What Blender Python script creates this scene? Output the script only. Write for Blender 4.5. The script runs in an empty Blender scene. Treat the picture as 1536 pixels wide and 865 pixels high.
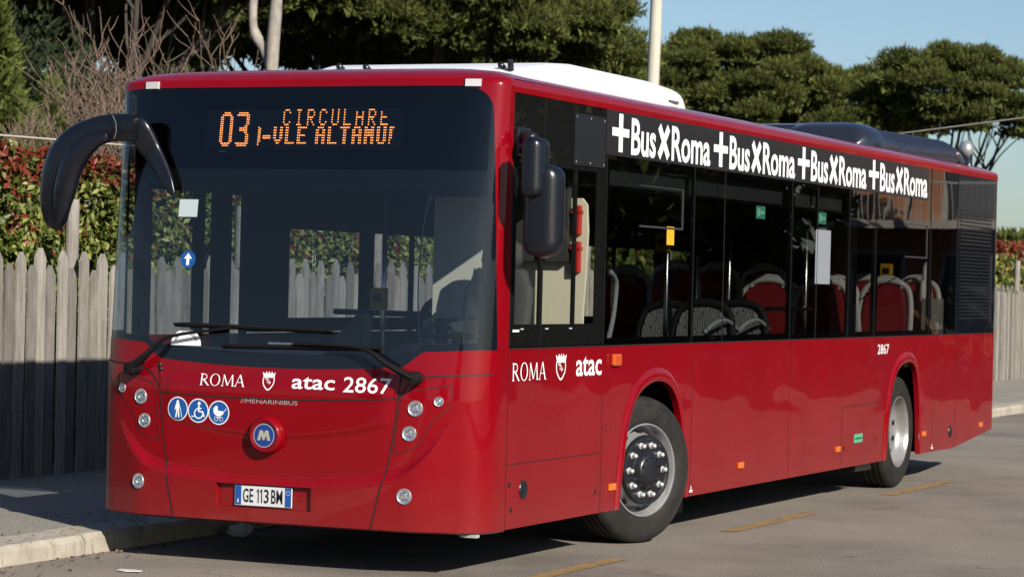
import bpy, bmesh, math, random
import numpy as np
from mathutils import Vector, Matrix, noise as mnoise
from mathutils.geometry import tessellate_polygon
random.seed(7); RNG = np.random.default_rng(7)
C = bpy.context.scene.collection
SC = bpy.context.scene
PI = math.pi
# ------------------------------------------------------------------ camera
cam_d = bpy.data.cameras.new('camera'); cam = bpy.data.objects.new('camera', cam_d); C.objects.link(cam)
r_ = Vector((0.9126, 0.4083, 0.0240)); f_ = Vector((-0.4080, 0.9130, -0.0024)); f_.normalize()
r_ = (r_ - f_*r_.dot(f_)).normalized(); u_ = r_.cross(f_)
cam.matrix_world = Matrix(((r_.x, u_.x, -f_.x, 7.4537), (r_.y, u_.y, -f_.y, -13.3832), (r_.z, u_.z, -f_.z, 1.677), (0, 0, 0, 1)))
cam_d.sensor_width = 36; cam_d.lens = 3986.36*36/1536; cam_d.clip_end = 3000; cam_d.clip_start = 0.3
cam_d.dof.use_dof = True; cam_d.dof.focus_distance = 15.0; cam_d.dof.aperture_fstop = 7.0
SC.camera = cam
# ------------------------------------------------------------------ world, sun, exposure
SUN = Vector((1.0, -0.70, 0.66)).normalized()          # towards the sun
elev = math.asin(SUN.z); az = math.atan2(SUN.x, SUN.y)
w = bpy.data.worlds.new('World'); SC.world = w; w.use_nodes = True
nt = w.node_tree; nt.nodes.clear()
sky = nt.nodes.new('ShaderNodeTexSky'); sky.sky_type = 'NISHITA'; sky.sun_disc = False
sky.sun_elevation = elev; sky.sun_rotation = az; sky.air_density = 1.0; sky.dust_density = 0.7; sky.ozone_density = 1.0
bg = nt.nodes.new('ShaderNodeBackground'); bg.inputs[1].default_value = 0.051
wo = nt.nodes.new('ShaderNodeOutputWorld'); tint = nt.nodes.new('ShaderNodeMix'); tint.data_type = 'RGBA'; tint.blend_type = 'MULTIPLY'; tint.inputs[0].default_value = 1.0; tint.inputs[7].default_value = (.86, 1.0, 1.20, 1)
nt.links.new(sky.outputs[0], tint.inputs[6]); nt.links.new(tint.outputs[2], bg.inputs[0]); nt.links.new(bg.outputs[0], wo.inputs[0])
sl = bpy.data.lights.new('sun', 'SUN'); sl.energy = 5.0; sl.angle = math.radians(0.53); sl.color = (1.0, 0.93, 0.83)
so = bpy.data.objects.new('sun', sl); C.objects.link(so); so.rotation_euler = SUN.to_track_quat('Z', 'Y').to_euler(); so.location = (20, -20, 20)
SC.view_settings.view_transform = 'Standard'; SC.view_settings.look = 'None'; SC.view_settings.exposure = 0.80; SC.view_settings.gamma = 1.0
SC.render.engine = 'CYCLES'
SC.cycles.max_bounces = 8; SC.cycles.transparent_max_bounces = 24; SC.cycles.glossy_bounces = 4; SC.cycles.diffuse_bounces = 3
SC.cycles.use_denoising = True; SC.cycles.caustics_reflective = False; SC.cycles.caustics_refractive = False

# ------------------------------------------------------------------ tags
def tag(o, label=None, cat=None, group=None, kind=None):
    if label: o['label'] = label
    if cat: o['category'] = cat
    if group: o['group'] = group
    if kind: o['kind'] = kind
    return o
def empty(name, label, cat, loc=(0, 0, 0), group=None, rz=0):
    o = bpy.data.objects.new(name, None); C.objects.link(o); o.location = loc; o.rotation_euler = (0, 0, rz)
    return tag(o, label, cat, group)
def copy_tree(o, parent=None):
    c = o.copy(); C.objects.link(c)
    if parent is not None: c.parent = parent
    for ch in list(o.children): copy_tree(ch, c)
    return c

# ------------------------------------------------------------------ materials
def srgb(r, g, b):
    return tuple((v/255/12.92 if v/255 <= .04045 else ((v/255+.055)/1.055)**2.4) for v in (r, g, b)) + (1,)
ALB = .70
class Mat:
    def __init__(s, name):
        s.m = bpy.data.materials.new(name); s.m.use_nodes = True; s.t = s.m.node_tree; s.t.nodes.clear()
        s.out = s.n('ShaderNodeOutputMaterial')
    def n(s, ty, **kw):
        x = s.t.nodes.new(ty)
        for k, v in kw.items(): setattr(x, k, v)
        return x
    def l(s, a, b): s.t.links.new(a, b)
    def coords(s, scale=(1, 1, 1), kind='Object'):
        c = s.n('ShaderNodeTexCoord'); m = s.n('ShaderNodeMapping'); m.inputs['Scale'].default_value = scale
        s.l(c.outputs[kind], m.inputs[0]); return m.outputs[0]
    def noise(s, vec, scale, detail=4, rough=.6):
        x = s.n('ShaderNodeTexNoise'); x.inputs['Scale'].default_value = scale; x.inputs['Detail'].default_value = detail
        x.inputs['Roughness'].default_value = rough
        if vec is not None: s.l(vec, x.inputs['Vector'])
        return x.outputs['Fac']
    def ramp(s, fac, stops, interp='LINEAR'):
        x = s.n('ShaderNodeValToRGB'); x.color_ramp.interpolation = interp
        e = x.color_ramp.elements
        while len(e) < len(stops): e.new(.5)
        for i, (p, c) in enumerate(stops):
            e[i].position = p; e[i].color = c if len(c) == 4 else tuple(c)+(1,)
        s.l(fac, x.inputs[0]); return x.outputs[0]
    def mix(s, fac, a, b, mode='MIX'):
        x = s.n('ShaderNodeMix', data_type='RGBA', blend_type=mode)
        for i, v in ((0, fac), (6, a), (7, b)):
            if hasattr(v, 'is_linked') or isinstance(v, bpy.types.NodeSocket): s.l(v, x.inputs[i])
            else: x.inputs[i].default_value = v
        return x.outputs[2]
    def bsdf(s, color=(.5, .5, .5, 1), rough=.5, metal=0, coat=0, coat_rough=.03, spec=.5, bump=None, bump_str=.3, bump_dist=.01, trans=None, coat_normal=False):
        b = s.n('ShaderNodeBsdfPrincipled')
        if metal < .6:      # base colours were picked a little high for this exposure
            if isinstance(color, bpy.types.NodeSocket): color = s.mix(1.0, color, (ALB, ALB, ALB, 1), 'MULTIPLY')
            else: color = tuple(c*ALB for c in color[:3])
        if isinstance(color, bpy.types.NodeSocket): s.l(color, b.inputs['Base Color'])
        else: b.inputs['Base Color'].default_value = color if len(color) == 4 else tuple(color)+(1,)
        if isinstance(rough, bpy.types.NodeSocket): s.l(rough, b.inputs['Roughness'])
        else: b.inputs['Roughness'].default_value = rough
        b.inputs['Metallic'].default_value = metal; b.inputs['Coat Weight'].default_value = coat
        b.inputs['Coat Roughness'].default_value = coat_rough; b.inputs['Specular IOR Level'].default_value = spec
        if bump is not None:
            bp = s.n('ShaderNodeBump'); bp.inputs['Strength'].default_value = bump_str; bp.inputs['Distance'].default_value = bump_dist
            s.l(bump, bp.inputs['Height']); s.l(bp.outputs[0], b.inputs['Normal'])
            if coat_normal: s.l(bp.outputs[0], b.inputs['Coat Normal'])
        s.l(b.outputs[0], s.out.inputs[0]); s.b = b; return b
def plain(name, color, rough=.5, metal=0, coat=0, spec=.5):
    m = Mat(name); m.bsdf(color, rough, metal, coat, spec=spec); return m.m
def varied(name, c1, c2, scale=3, rough=.6, metal=0, bump=0, sc3=(1, 1, 1)):
    m = Mat(name); v = m.coords(sc3); f = m.noise(v, scale); col = m.ramp(f, [(.3, c1), (.7, c2)])
    m.bsdf(col, rough, metal, bump=f if bump else None, bump_str=bump); return m.m
def glass(name, tint, rough=.005, ior=1.52, haze=None):
    m = Mat(name)
    tr = m.n('ShaderNodeBsdfTransparent'); tr.inputs[0].default_value = tuple(tint)+(1,)
    gl = m.n('ShaderNodeBsdfGlossy'); gl.inputs['Roughness'].default_value = rough; gl.inputs[0].default_value = (1, 1, 1, 1)
    v = m.coords((1, 1, 1)); f = m.noise(v, .9, 2, .5)
    bp = m.n('ShaderNodeBump'); bp.inputs['Strength'].default_value = .25; bp.inputs['Distance'].default_value = .006
    m.l(f, bp.inputs['Height']); m.l(bp.outputs[0], gl.inputs['Normal'])
    fr = m.n('ShaderNodeFresnel'); ge = m.n('ShaderNodeNewGeometry'); mp = m.n('ShaderNodeMapRange')
    mp.inputs[3].default_value = ior; mp.inputs[4].default_value = 1/ior; m.l(ge.outputs['Backfacing'], mp.inputs[0]); m.l(mp.outputs[0], fr.inputs[0])   # same reflection from both sides of the pane
    mx = m.n('ShaderNodeMixShader'); m.l(fr.outputs[0], mx.inputs[0]); m.l(tr.outputs[0], mx.inputs[1]); m.l(gl.outputs[0], mx.inputs[2])
    last = mx.outputs[0]
    if haze:   # thin pale diffuse layer over the pane
        df = m.n('ShaderNodeBsdfDiffuse'); df.inputs[0].default_value = (.45, .47, .5, 1)
        m2 = m.n('ShaderNodeMixShader'); m2.inputs[0].default_value = haze; m.l(last, m2.inputs[1]); m.l(df.outputs[0], m2.inputs[2]); last = m2.outputs[0]
    m.l(last, m.out.inputs[0]); return m.m
def emit(name, color, strength):
    m = Mat(name); e = m.n('ShaderNodeEmission'); e.inputs[0].default_value = tuple(color)+(1,); e.inputs[1].default_value = strength
    m.l(e.outputs[0], m.out.inputs[0]); return m.m

def red_paint(name, wav):
    m = Mat(name); v = m.coords((1, .55, 1.2)); f = m.noise(v, 1.1, 2, .5)
    v2 = m.coords((1, 1, 1)); d = m.noise(v2, 9, 5, .7); d2 = m.noise(m.coords((1, 1, .25)), 2.2, 4)
    col = m.ramp(d2, [(.3, (.215, .0002, .0048)), (.7, (.252, .0004, .0062))])
    # road dust gathers low on the panels
    sx = m.n('ShaderNodeSeparateXYZ'); cc = m.n('ShaderNodeTexCoord'); m.l(cc.outputs['Object'], sx.inputs[0])
    mr = m.n('ShaderNodeMapRange'); mr.inputs[1].default_value = .62; mr.inputs[2].default_value = .26; mr.inputs[3].default_value = .02; mr.inputs[4].default_value = .28
    m.l(sx.outputs[2], mr.inputs[0]); mu = m.n('ShaderNodeMath', operation='MULTIPLY'); m.l(mr.outputs[0], mu.inputs[0]); m.l(d, mu.inputs[1])
    col = m.mix(mu.outputs[0], col, (.16, .08, .06, 1))
    rr = m.ramp(d, [(.3, (.28, .28, .28)), (.7, (.42, .42, .42))])
    m.bsdf(col, rr, 0, .55, .03, bump=f, bump_str=wav, bump_dist=.02, coat_normal=True, spec=.05); return m.m
M = {}
M['red'] = red_paint('red_paint', .12); M['red_side'] = red_paint('red_paint_side', 1.0)
M['gap'] = plain('panel_gap_black', (.008, .003, .003), .7)
M['rubber'] = plain('black_rubber', (.008, .008, .009), .55, spec=.18)
M['black'] = plain('black_plastic', (.012, .013, .016), .33)
M['mirror_black'] = plain('satin_black', (.006, .007, .012), .29, 0, 0, .5)
M['matt_black'] = plain('matt_black', (.006, .006, .007), .8, spec=.15)
M['frit'] = plain('black_glass_edge', (.006, .008, .013), .03)
M['ws'] = glass('windscreen_glass', (.52, .58, .66), .004, 1.58, .004)
M['wst'] = glass('windscreen_dark_band', (.10, .12, .17), .004, 1.5)
M['side_glass'] = glass('tinted_side_glass', (.30, .31, .31), .004, 1.5)
M['rear_glass'] = glass('rear_side_glass', (.34, .34, .33), .004, 1.55)
M['cab_glass'] = glass('cab_side_glass', (.80, .81, .78), .004, 1.5)
M['clear_glass'] = glass('clear_side_glass', (.86, .9, .9), .004, 1.5)
M['white'] = plain('white_vinyl', (.95, .95, .95), .45)
M['whitepod'] = varied('white_roof_paint', (.84, .84, .85), (.92, .92, .92), 2, .35)
M['chrome'] = plain('chrome', (.75, .75, .76), .12, 1)
M['silver'] = varied('silver_rim_paint', (.28, .28, .29), (.46, .46, .45), 5, .32, .6)
M['silver_dull'] = varied('dusty_rim_paint', (.24, .24, .24), (.42, .41, .40), 6, .36, .5)
M['nut'] = plain('bright_nut', (.82, .82, .82), .32, .55)
M['reflector'] = plain('lamp_reflector', (.92, .93, .95), .34, 1)
M['lens'] = glass('lamp_lens', (.93, .95, .96), .01, 1.5)
M['orange'] = plain('orange_lens', (.75, .17, .01), .25, 0, .5)
M['navy'] = plain('dark_roof_cover', (.018, .022, .034), .25, 0, .3)
M['cream'] = plain('cream_panel', (.74, .71, .56), .6)
M['grey_in'] = plain('interior_dark_grey', (.03, .032, .036), .7)
M['grey_mid'] = plain('interior_mid_grey', (.10, .105, .11), .6)
M['pale_in'] = plain('pale_interior_panel', (.42, .43, .38), .6)
M['seat_white'] = plain('seat_frame_white', (.95, .95, .93), .4)
M['seat_red'] = plain('seat_red_fabric', (.42, .008, .018), .8)
m_ = Mat('zebra_fabric'); v_ = m_.coords((1, 1, 1)); wv = m_.n('ShaderNodeTexWave', wave_type='BANDS'); wv.inputs['Scale'].default_value = 21; wv.inputs['Distortion'].default_value = 14; wv.inputs['Detail'].default_value = 1
m_.l(v_, wv.inputs[0]); m_.bsdf(m_.ramp(wv.outputs['Fac'], [(.35, (.12, .12, .12)), (.65, (.85, .85, .82))]), .8); M['zebra'] = m_.m
M['steel'] = plain('handrail_steel', (.6, .6, .6), .25, 1)
M['yellow'] = plain('yellow_plastic', (.75, .42, .02), .5)
M['green'] = plain('green_sticker', (.006, .10, .055), .5)
M['green_lt'] = plain('green_lettering', (.10, .42, .24), .5)
M['green_sym'] = plain('green_symbol', (.09, .20, .15), .5)
M['red_plain'] = plain('red_plastic', (.5, .012, .01), .4)
M['blue'] = plain('blue_vinyl', (.01, .09, .34), .35)
M['blue_badge'] = plain('blue_badge', (.012, .045, .25), .25, 0, .6)
M['badge_m'] = plain('badge_cream', (.55, .54, .45), .3, .3)
M['plate'] = plain('number_plate_white', (.72, .73, .74), .35)
M['ink'] = plain('black_ink', (.01, .01, .012), .5)
M['lettergrey'] = plain('grey_lettering', (.55, .5, .5), .4, .3)
M['banner'] = plain('dark_grey_film', (.022, .021, .024), .22)
M['led'] = emit('amber_led', (1.0, .27, .045), 15.0)
M['paper'] = plain('paper', (.7, .71, .74), .8)
M['notice'] = plain('dimmed_notice_paper', (.25, .27, .30), .6)  # paper colour darkened to imitate dimming by the tinted glass
M['stick_grey'] = plain('pale_sticker', (.5, .6, .62), .6)
m_ = Mat('tyre_rubber'); v_ = m_.coords(); f2 = m_.noise(v_, 7, 5, .7)
m_.bsdf(m_.ramp(f2, [(.3, (.013, .0125, .012)), (.75, (.034, .031, .027))]), .62, bump=f2, bump_str=.15, spec=.22); M['tyre'] = m_.m

def asphalt(name, c1, c2, c3, streak=True):
    m = Mat(name); v = m.coords()
    fine = m.noise(v, 95, 2, .7); mid = m.noise(v, 1.1, 5, .65); big = m.noise(v, .23, 4, .6)
    base = m.ramp(mid, [(.3, c1), (.7, c2)])
    base = m.mix(m.ramp(big, [(.4, (0, 0, 0)), (.65, (.8, .8, .8))]), base, tuple(c3)+(1,))
    sp = m.ramp(fine, [(.33, (.45, .45, .45)), (.5, (1, 1, 1)), (.70, (1.8, 1.75, 1.7))])
    col = m.mix(.9, base, sp, 'MULTIPLY')
    if streak:
        vs = m.coords((1.6, .16, 1)); s1 = m.noise(vs, 3.0, 6, .75)
        col = m.mix(m.ramp(s1, [(.62, (0, 0, 0)), (.74, (.65, .65, .65))]), col, (.022, .021, .021, 1))
        vor = m.n('ShaderNodeTexVoronoi', feature='DISTANCE_TO_EDGE'); vor.inputs['Scale'].default_value = .55
        wv = m.n('ShaderNodeVectorMath', operation='ADD'); nz = m.n('ShaderNodeTexNoise'); nz.inputs['Scale'].default_value = 1.7; nz.inputs['Detail'].default_value = 5
        m.l(v, nz.inputs['Vector']); m.l(nz.outputs['Color'], wv.inputs[0]); m.l(v, wv.inputs[1]); m.l(wv.outputs[0], vor.inputs['Vector'])
        cr = m.ramp(vor.outputs['Distance'], [(.0, (.7, .7, .7)), (.011, (0, 0, 0))])
        msk = m.ramp(m.noise(v, .6, 2), [(.52, (0, 0, 0)), (.62, (.55, .55, .55))])
        cr2 = m.mix(1.0, cr, msk, 'MULTIPLY')
        col = m.mix(cr2, col, (.03, .028, .026, 1))
    m.bsdf(col, .88, bump=fine, bump_str=.5, bump_dist=.012, spec=.25); return m.m
M['asphalt'] = asphalt('road_asphalt', (.150, .134, .115), (.27, .242, .205), (.32, .275, .222))
M['sidewalk'] = asphalt('sidewalk_asphalt', (.24, .222, .192), (.36, .335, .292), (.28, .26, .228), False)
m_ = Mat('kerb_stone'); a_ = m_.noise(m_.coords(), 4, 6, .7); b_ = m_.noise(m_.coords((3, 3, .6)), 5, 6, .75); c_ = m_.ramp(a_, [(.3, (.30, .265, .21)), (.7, (.52, .47, .38))])
c_ = m_.mix(m_.ramp(b_, [(.56, (0, 0, 0)), (.68, (.75, .75, .75))]), c_, (.09, .075, .055, 1)); m_.bsdf(c_, .9, bump=b_, bump_str=.6, bump_dist=.01); M['kerb'] = m_.m
m_ = Mat('worn_yellow_paint'); v_ = m_.coords(); f_w = m_.noise(v_, 14, 6, .8); f_w2 = m_.noise(m_.coords((3, .5, 1)), 5, 4, .7)
c_ = m_.mix(m_.ramp(f_w, [(.46, (0, 0, 0)), (.62, (.9, .9, .9))]), (.36, .21, .045, 1), (.17, .14, .11, 1))
c_ = m_.mix(m_.ramp(f_w2, [(.5, (0, 0, 0)), (.66, (.8, .8, .8))]), c_, (.10, .09, .075, 1)); m_.bsdf(c_, .85); M['yellow_paint'] = m_.m
M['ground'] = varied('dry_grass_ground', (.045, .05, .02), (.10, .085, .05), 1.5, .95, 0, .4)
m_ = Mat('weathered_wood')
at_ = m_.n('ShaderNodeAttribute', attribute_name='tone'); g = m_.noise(m_.coords((30, 30, 1.2)), 3.2, 8, .75); g2 = m_.noise(m_.coords((6, 6, 1.1)), 2.3, 5, .6)
c_ = m_.ramp(g, [(.25, (.13, .122, .112)), (.5, (.33, .308, .28)), (.75, (.50, .475, .44))])
c_ = m_.mix(m_.ramp(g2, [(.42, (0, 0, 0)), (.7, (.5, .5, .5))]), c_, (.13, .115, .085, 1))
tn = m_.ramp(at_.outputs['Fac'], [(0, (.58, .57, .56)), (.5, (.9, .9, .88)), (1, (1.2, 1.19, 1.16))]); c_ = m_.mix(1.0, c_, tn, 'MULTIPLY')
m_.bsdf(c_, .9, bump=g, bump_str=.6, bump_dist=.01, spec=.2); M['wood'] = m_.m
M['bark'] = varied('pine_bark', (.04, .032, .026), (.10, .08, .065), 5, .9, 0, .8, (1, 1, .4))
M['bark_pale'] = varied('pale_bark', (.22, .19, .16), (.42, .38, .33), 6, .9, 0, .6, (1, 1, .5))
M['twig'] = varied('bare_twigs', (.13, .085, .062), (.25, .17, .125), 9, .9)
M['post'] = varied('concrete_post', (.5, .47, .38), (.6, .57, .48), 2, .8)
M['cable'] = plain('pale_cable', (.5, .47, .38), .7)

def leafmat(name, stops, rough=.5, transl=.25, spec=.4):
    m = Mat(name); a = m.n('ShaderNodeAttribute', attribute_name='tone')
    col = m.ramp(a.outputs['Fac'], stops); b = m.bsdf(col, rough, spec=spec)
    tl = m.n('ShaderNodeBsdfTranslucent'); m.l(b.inputs['Base Color'].links[0].from_socket, tl.inputs[0])
    mx = m.n('ShaderNodeMixShader'); mx.inputs[0].default_value = transl
    m.l(b.outputs[0], mx.inputs[1]); m.l(tl.outputs[0], mx.inputs[2]); m.l(mx.outputs[0], m.out.inputs[0]); return m.m
M['pine'] = leafmat('pine_needles', [(0, (.044, .055, .014)), (.5, (.098, .118, .028)), (1, (.20, .22, .052))], .7, .3, .15)
M['pine_dark'] = leafmat('dark_evergreen', [(0, (.010, .017, .006)), (.5, (.022, .034, .011)), (1, (.04, .055, .018))], .7, .1, .2)
M['conifer'] = leafmat('conifer_foliage', [(0, (.05, .075, .016)), (.5, (.11, .14, .03)), (1, (.20, .22, .05))], .6, .3, .2)
M['photinia'] = leafmat('photinia_leaves', [(0, (.04, .065, .012)), (.35, (.11, .15, .025)), (.66, (.40, .40, .11)), (.72, (.24, .085, .03)), (.88, (.20, .03, .018)), (1, (.30, .045, .03))], .45, .3, .3)
M['stucco'] = varied('orange_stucco', (.44, .18, .08), (.55, .25, .12), 1.2, .9)
M['stucco_pale'] = varied('pale_concrete', (.4, .36, .3), (.52, .48, .42), 1.2, .9)

# ------------------------------------------------------------------ mesh tools
class MB:
    def __init__(s): s.v = []; s.f = []; s.mi = []; s.cur = 0
    def add(s, vs, fs):
        o = len(s.v); s.v.extend(tuple(v) for v in vs); s.f.extend(tuple(i+o for i in f) for f in fs); s.mi.extend([s.cur]*len(fs))
    def box(s, x0, x1, y0, y1, z0, z1):
        s.add([(x0, y0, z0), (x1, y0, z0), (x1, y1, z0), (x0, y1, z0), (x0, y0, z1), (x1, y0, z1), (x1, y1, z1), (x0, y1, z1)],
              [(0, 3, 2, 1), (4, 5, 6, 7), (0, 1, 5, 4), (1, 2, 6, 5), (2, 3, 7, 6), (3, 0, 4, 7)])
    def obox(s, c, ax, ay, az):
        c, ax, ay, az = map(Vector, (c, ax, ay, az)); P = [c+i*ax+j*ay+k*az for k in (-1, 1) for i, j in ((-1, -1), (1, -1), (1, 1), (-1, 1))]
        s.add(P, [(0, 3, 2, 1), (4, 5, 6, 7), (0, 1, 5, 4), (1, 2, 6, 5), (2, 3, 7, 6), (3, 0, 4, 7)])
    def tube(s, pts, rad, n=8, cap=True, flat=None):
        pts = [Vector(p) for p in pts]; N = len(pts)
        if not hasattr(rad, '__len__'): rad = [rad]*N
        t0 = (pts[1]-pts[0]).normalized(); up = Vector((0, 0, 1)) if abs(t0.z) < .9 else Vector((1, 0, 0))
        a = t0.cross(up).normalized(); vs = []
        for i, p in enumerate(pts):
            t = (pts[min(i+1, N-1)]-pts[max(i-1, 0)]).normalized()
            a = (a - t*a.dot(t)).normalized(); b = t.cross(a)
            rr = rad[i]; ra, rb = (rr if hasattr(rr, '__len__') else (rr, rr))
            for k in range(n):
                th = 2*PI*k/n; vs.append(p + a*math.cos(th)*ra + b*math.sin(th)*rb)
        fs = [(i*n+k, i*n+(k+1) % n, (i+1)*n+(k+1) % n, (i+1)*n+k) for i in range(N-1) for k in range(n)]
        if cap: fs += [tuple(range(n))[::-1], tuple((N-1)*n+k for k in range(n))]
        s.add(vs, fs)
    def lathe(s, prof, n=48, M4=None, axis='x', closed=False):
        """prof: (axial, radius)"""
        vs = []
        for a, r in prof:
            for k in range(n):
                th = 2*PI*k/n; c, d = r*math.cos(th), r*math.sin(th)
                v = {'x': (a, c, d), 'y': (c, a, d), 'z': (c, d, a)}[axis]
                vs.append(M4 @ Vector(v) if M4 else v)
        P = len(prof); R = range(P) if closed else range(P-1)
        fs = [(i*n+k, i*n+(k+1) % n, ((i+1) % P)*n+(k+1) % n, ((i+1) % P)*n+k) for i in R for k in range(n)]
        s.add(vs, fs)
    def poly(s, pts, fn=None, thick=None):
        """filled polygon of 2-D points mapped by fn -> 3-D"""
        P = [Vector((a, b, 0)) for a, b in pts]; tri = tessellate_polygon([P])
        fn = fn or (lambda a, b: (a, b, 0)); s.add([fn(a, b) for a, b in pts], [tuple(t) for t in tri])
    def prism(s, pts, fn0, fn1):
        P = [Vector((a, b, 0)) for a, b in pts]; tri = [tuple(t) for t in tessellate_polygon([P])]; n = len(pts)
        s.add([fn0(a, b) for a, b in pts]+[fn1(a, b) for a, b in pts],
              tri + [tuple(i+n for i in t[::-1]) for t in tri] + [(i, (i+1) % n, (i+1) % n+n, i+n) for i in range(n)])
    def grid(s, rows):
        n = len(rows[0]); s.add([p for r in rows for p in r], [(i*n+k, i*n+k+1, (i+1)*n+k+1, (i+1)*n+k) for i in range(len(rows)-1) for k in range(n-1)])
    def build(s, name, mat, parent=None, smooth=False, merge=0, angle=None, recalc=True, bevel=0):
        me = bpy.data.meshes.new(name); me.from_pydata([tuple(v) for v in s.v], [], s.f)
        mats = mat if isinstance(mat, (list, tuple)) else [mat]
        for q in mats: me.materials.append(q)
        if len(mats) > 1: me.polygons.foreach_set('material_index', s.mi)
        if merge or recalc:
            bm = bmesh.new(); bm.from_mesh(me)
            if merge: bmesh.ops.remove_doubles(bm, verts=bm.verts, dist=merge); bmesh.ops.dissolve_degenerate(bm, edges=bm.edges, dist=1e-5)
            if recalc: bmesh.ops.recalc_face_normals(bm, faces=bm.faces)
            bm.to_mesh(me); bm.free()
        if smooth:
            me.shade_smooth()
            if angle: me.set_sharp_from_angle(angle=math.radians(angle))
        o = bpy.data.objects.new(name, me); C.objects.link(o)
        if parent is not None: o.parent = parent
        if bevel:
            md = o.modifiers.new('bevel', 'BEVEL'); md.width = bevel; md.segments = 2; md.limit_method = 'ANGLE'
        return o
def catmull(P, n=6):
    P = [Vector(p) for p in P]; out = []
    for i in range(len(P)-1):
        a = P[max(i-1, 0)]; b = P[i]; c = P[i+1]; d = P[min(i+2, len(P)-1)]
        for k in range(n):
            t = k/n; out.append(.5*((2*b)+(c-a)*t+(2*a-5*b+4*c-d)*t*t+(3*b-a-3*c+d)*t**3))
    out.append(P[-1]); return out
def text_mesh(txt, bold=0.0, space=1.0):
    cu = bpy.data.curves.new('t', 'FONT'); cu.body = txt; cu.size = 1; cu.offset = bold; cu.resolution_u = 3; cu.space_character = space; cu.fill_mode = 'FRONT'
    o = bpy.data.objects.new('t', cu); C.objects.link(o)
    dg = bpy.context.evaluated_depsgraph_get(); dg.update(); me = bpy.data.meshes.new_from_object(o.evaluated_get(dg))
    vs = [(v.co.x, v.co.y) for v in me.vertices]; fs = [tuple(p.vertices) for p in me.polygons]
    bpy.data.objects.remove(o); bpy.data.curves.remove(cu); bpy.data.meshes.remove(me)
    return vs, fs
def put_text(mb, txt, u0, u1, v0, v1, fn, bold=0, space=1.0, lowfit=False):
    """stretch the text's ink box onto (u0..u1, v0..v1) and map by fn(u,v)->xyz"""
    vs, fs = text_mesh(txt, bold, space); xs = [a for a, b in vs]; ys = [b for a, b in vs]
    x0, x1, y0, y1 = min(xs), max(xs), min(ys), max(ys)
    mb.add([fn(u0+(a-x0)/(x1-x0)*(u1-u0), v0+(b-y0)/(y1-y0)*(v1-v0)) for a, b in vs], fs)

# ================================================================== SETTING
def sheet(name, mat, x0, x1, y0, y1, z, nx=1, ny=1, parent=None, kind='structure'):
    mb = MB(); mb.grid([[(x0+(x1-x0)*i/nx, y0+(y1-y0)*j/ny, z) for i in range(nx+1)] for j in range(ny+1)])
    o = mb.build(name, mat, parent, recalc=False); o['kind'] = kind; return o
sheet('ground', M['ground'], -700, 700, -300, 1500, -.02)
sheet('road', M['asphalt'], -1.40, 26.0, -120, 400, 0.0)
KX = -1.26
def kerb_run(name, xa, xb, y0, y1, step=1.0):
    mb = MB(); y = y0; i = 0; rr = random.Random(3)
    while y < y1:
        e = min(y+step, y1); g = .006; dz = rr.uniform(-.004, .004); dx = rr.uniform(-.004, .004)
        a, b = y+g, e-g; s = 1 if xb > xa else -1
        # chamfered stone profile swept along y
        prof = [(xb+dx, -.05), (xb+dx-.006*s, .085+dz), (xb+dx-.035*s, .118+dz), (xa+dx, .124+dz), (xa+dx, -.05)]
        mb.add([(p, a, z) for p, z in prof]+[(p, b, z) for p, z in prof],
               [(k, k+1, k+6, k+5) for k in range(4)]+[(0, 1, 2, 3, 4), (9, 8, 7, 6, 5)])
        y = e; i += 1
    o = mb.build(name, M['kerb']); o['kind'] = 'structure'; return o
kerb_run('kerb', KX-.30, KX, -20, 70)
mb = MB(); mb.box(-4.6, KX-.303, -20, 200, -.05, .118); o = mb.build('sidewalk', M['sidewalk']); o['kind'] = 'structure'
for (y0, y1, xx) in ((-.35, 1.72, 1.45), (3.9, 5.76, 1.395), (7.85, 9.78, 1.395), (-4.3, -2.4, 1.45)):
    sheet('road_marking', M['yellow_paint'], xx-.06, xx+.06, y0, y1, .004)
# far side of the street (seen only mirrored in glass and paint)
kerb_run('far_kerb', 13.3, 13.0, -30, 70, 4.0)
mb = MB(); mb.box(13.304, 26, -30, 200, -.05, .118); o = mb.build('far_sidewalk', M['sidewalk']); o['kind'] = 'structure'
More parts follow.
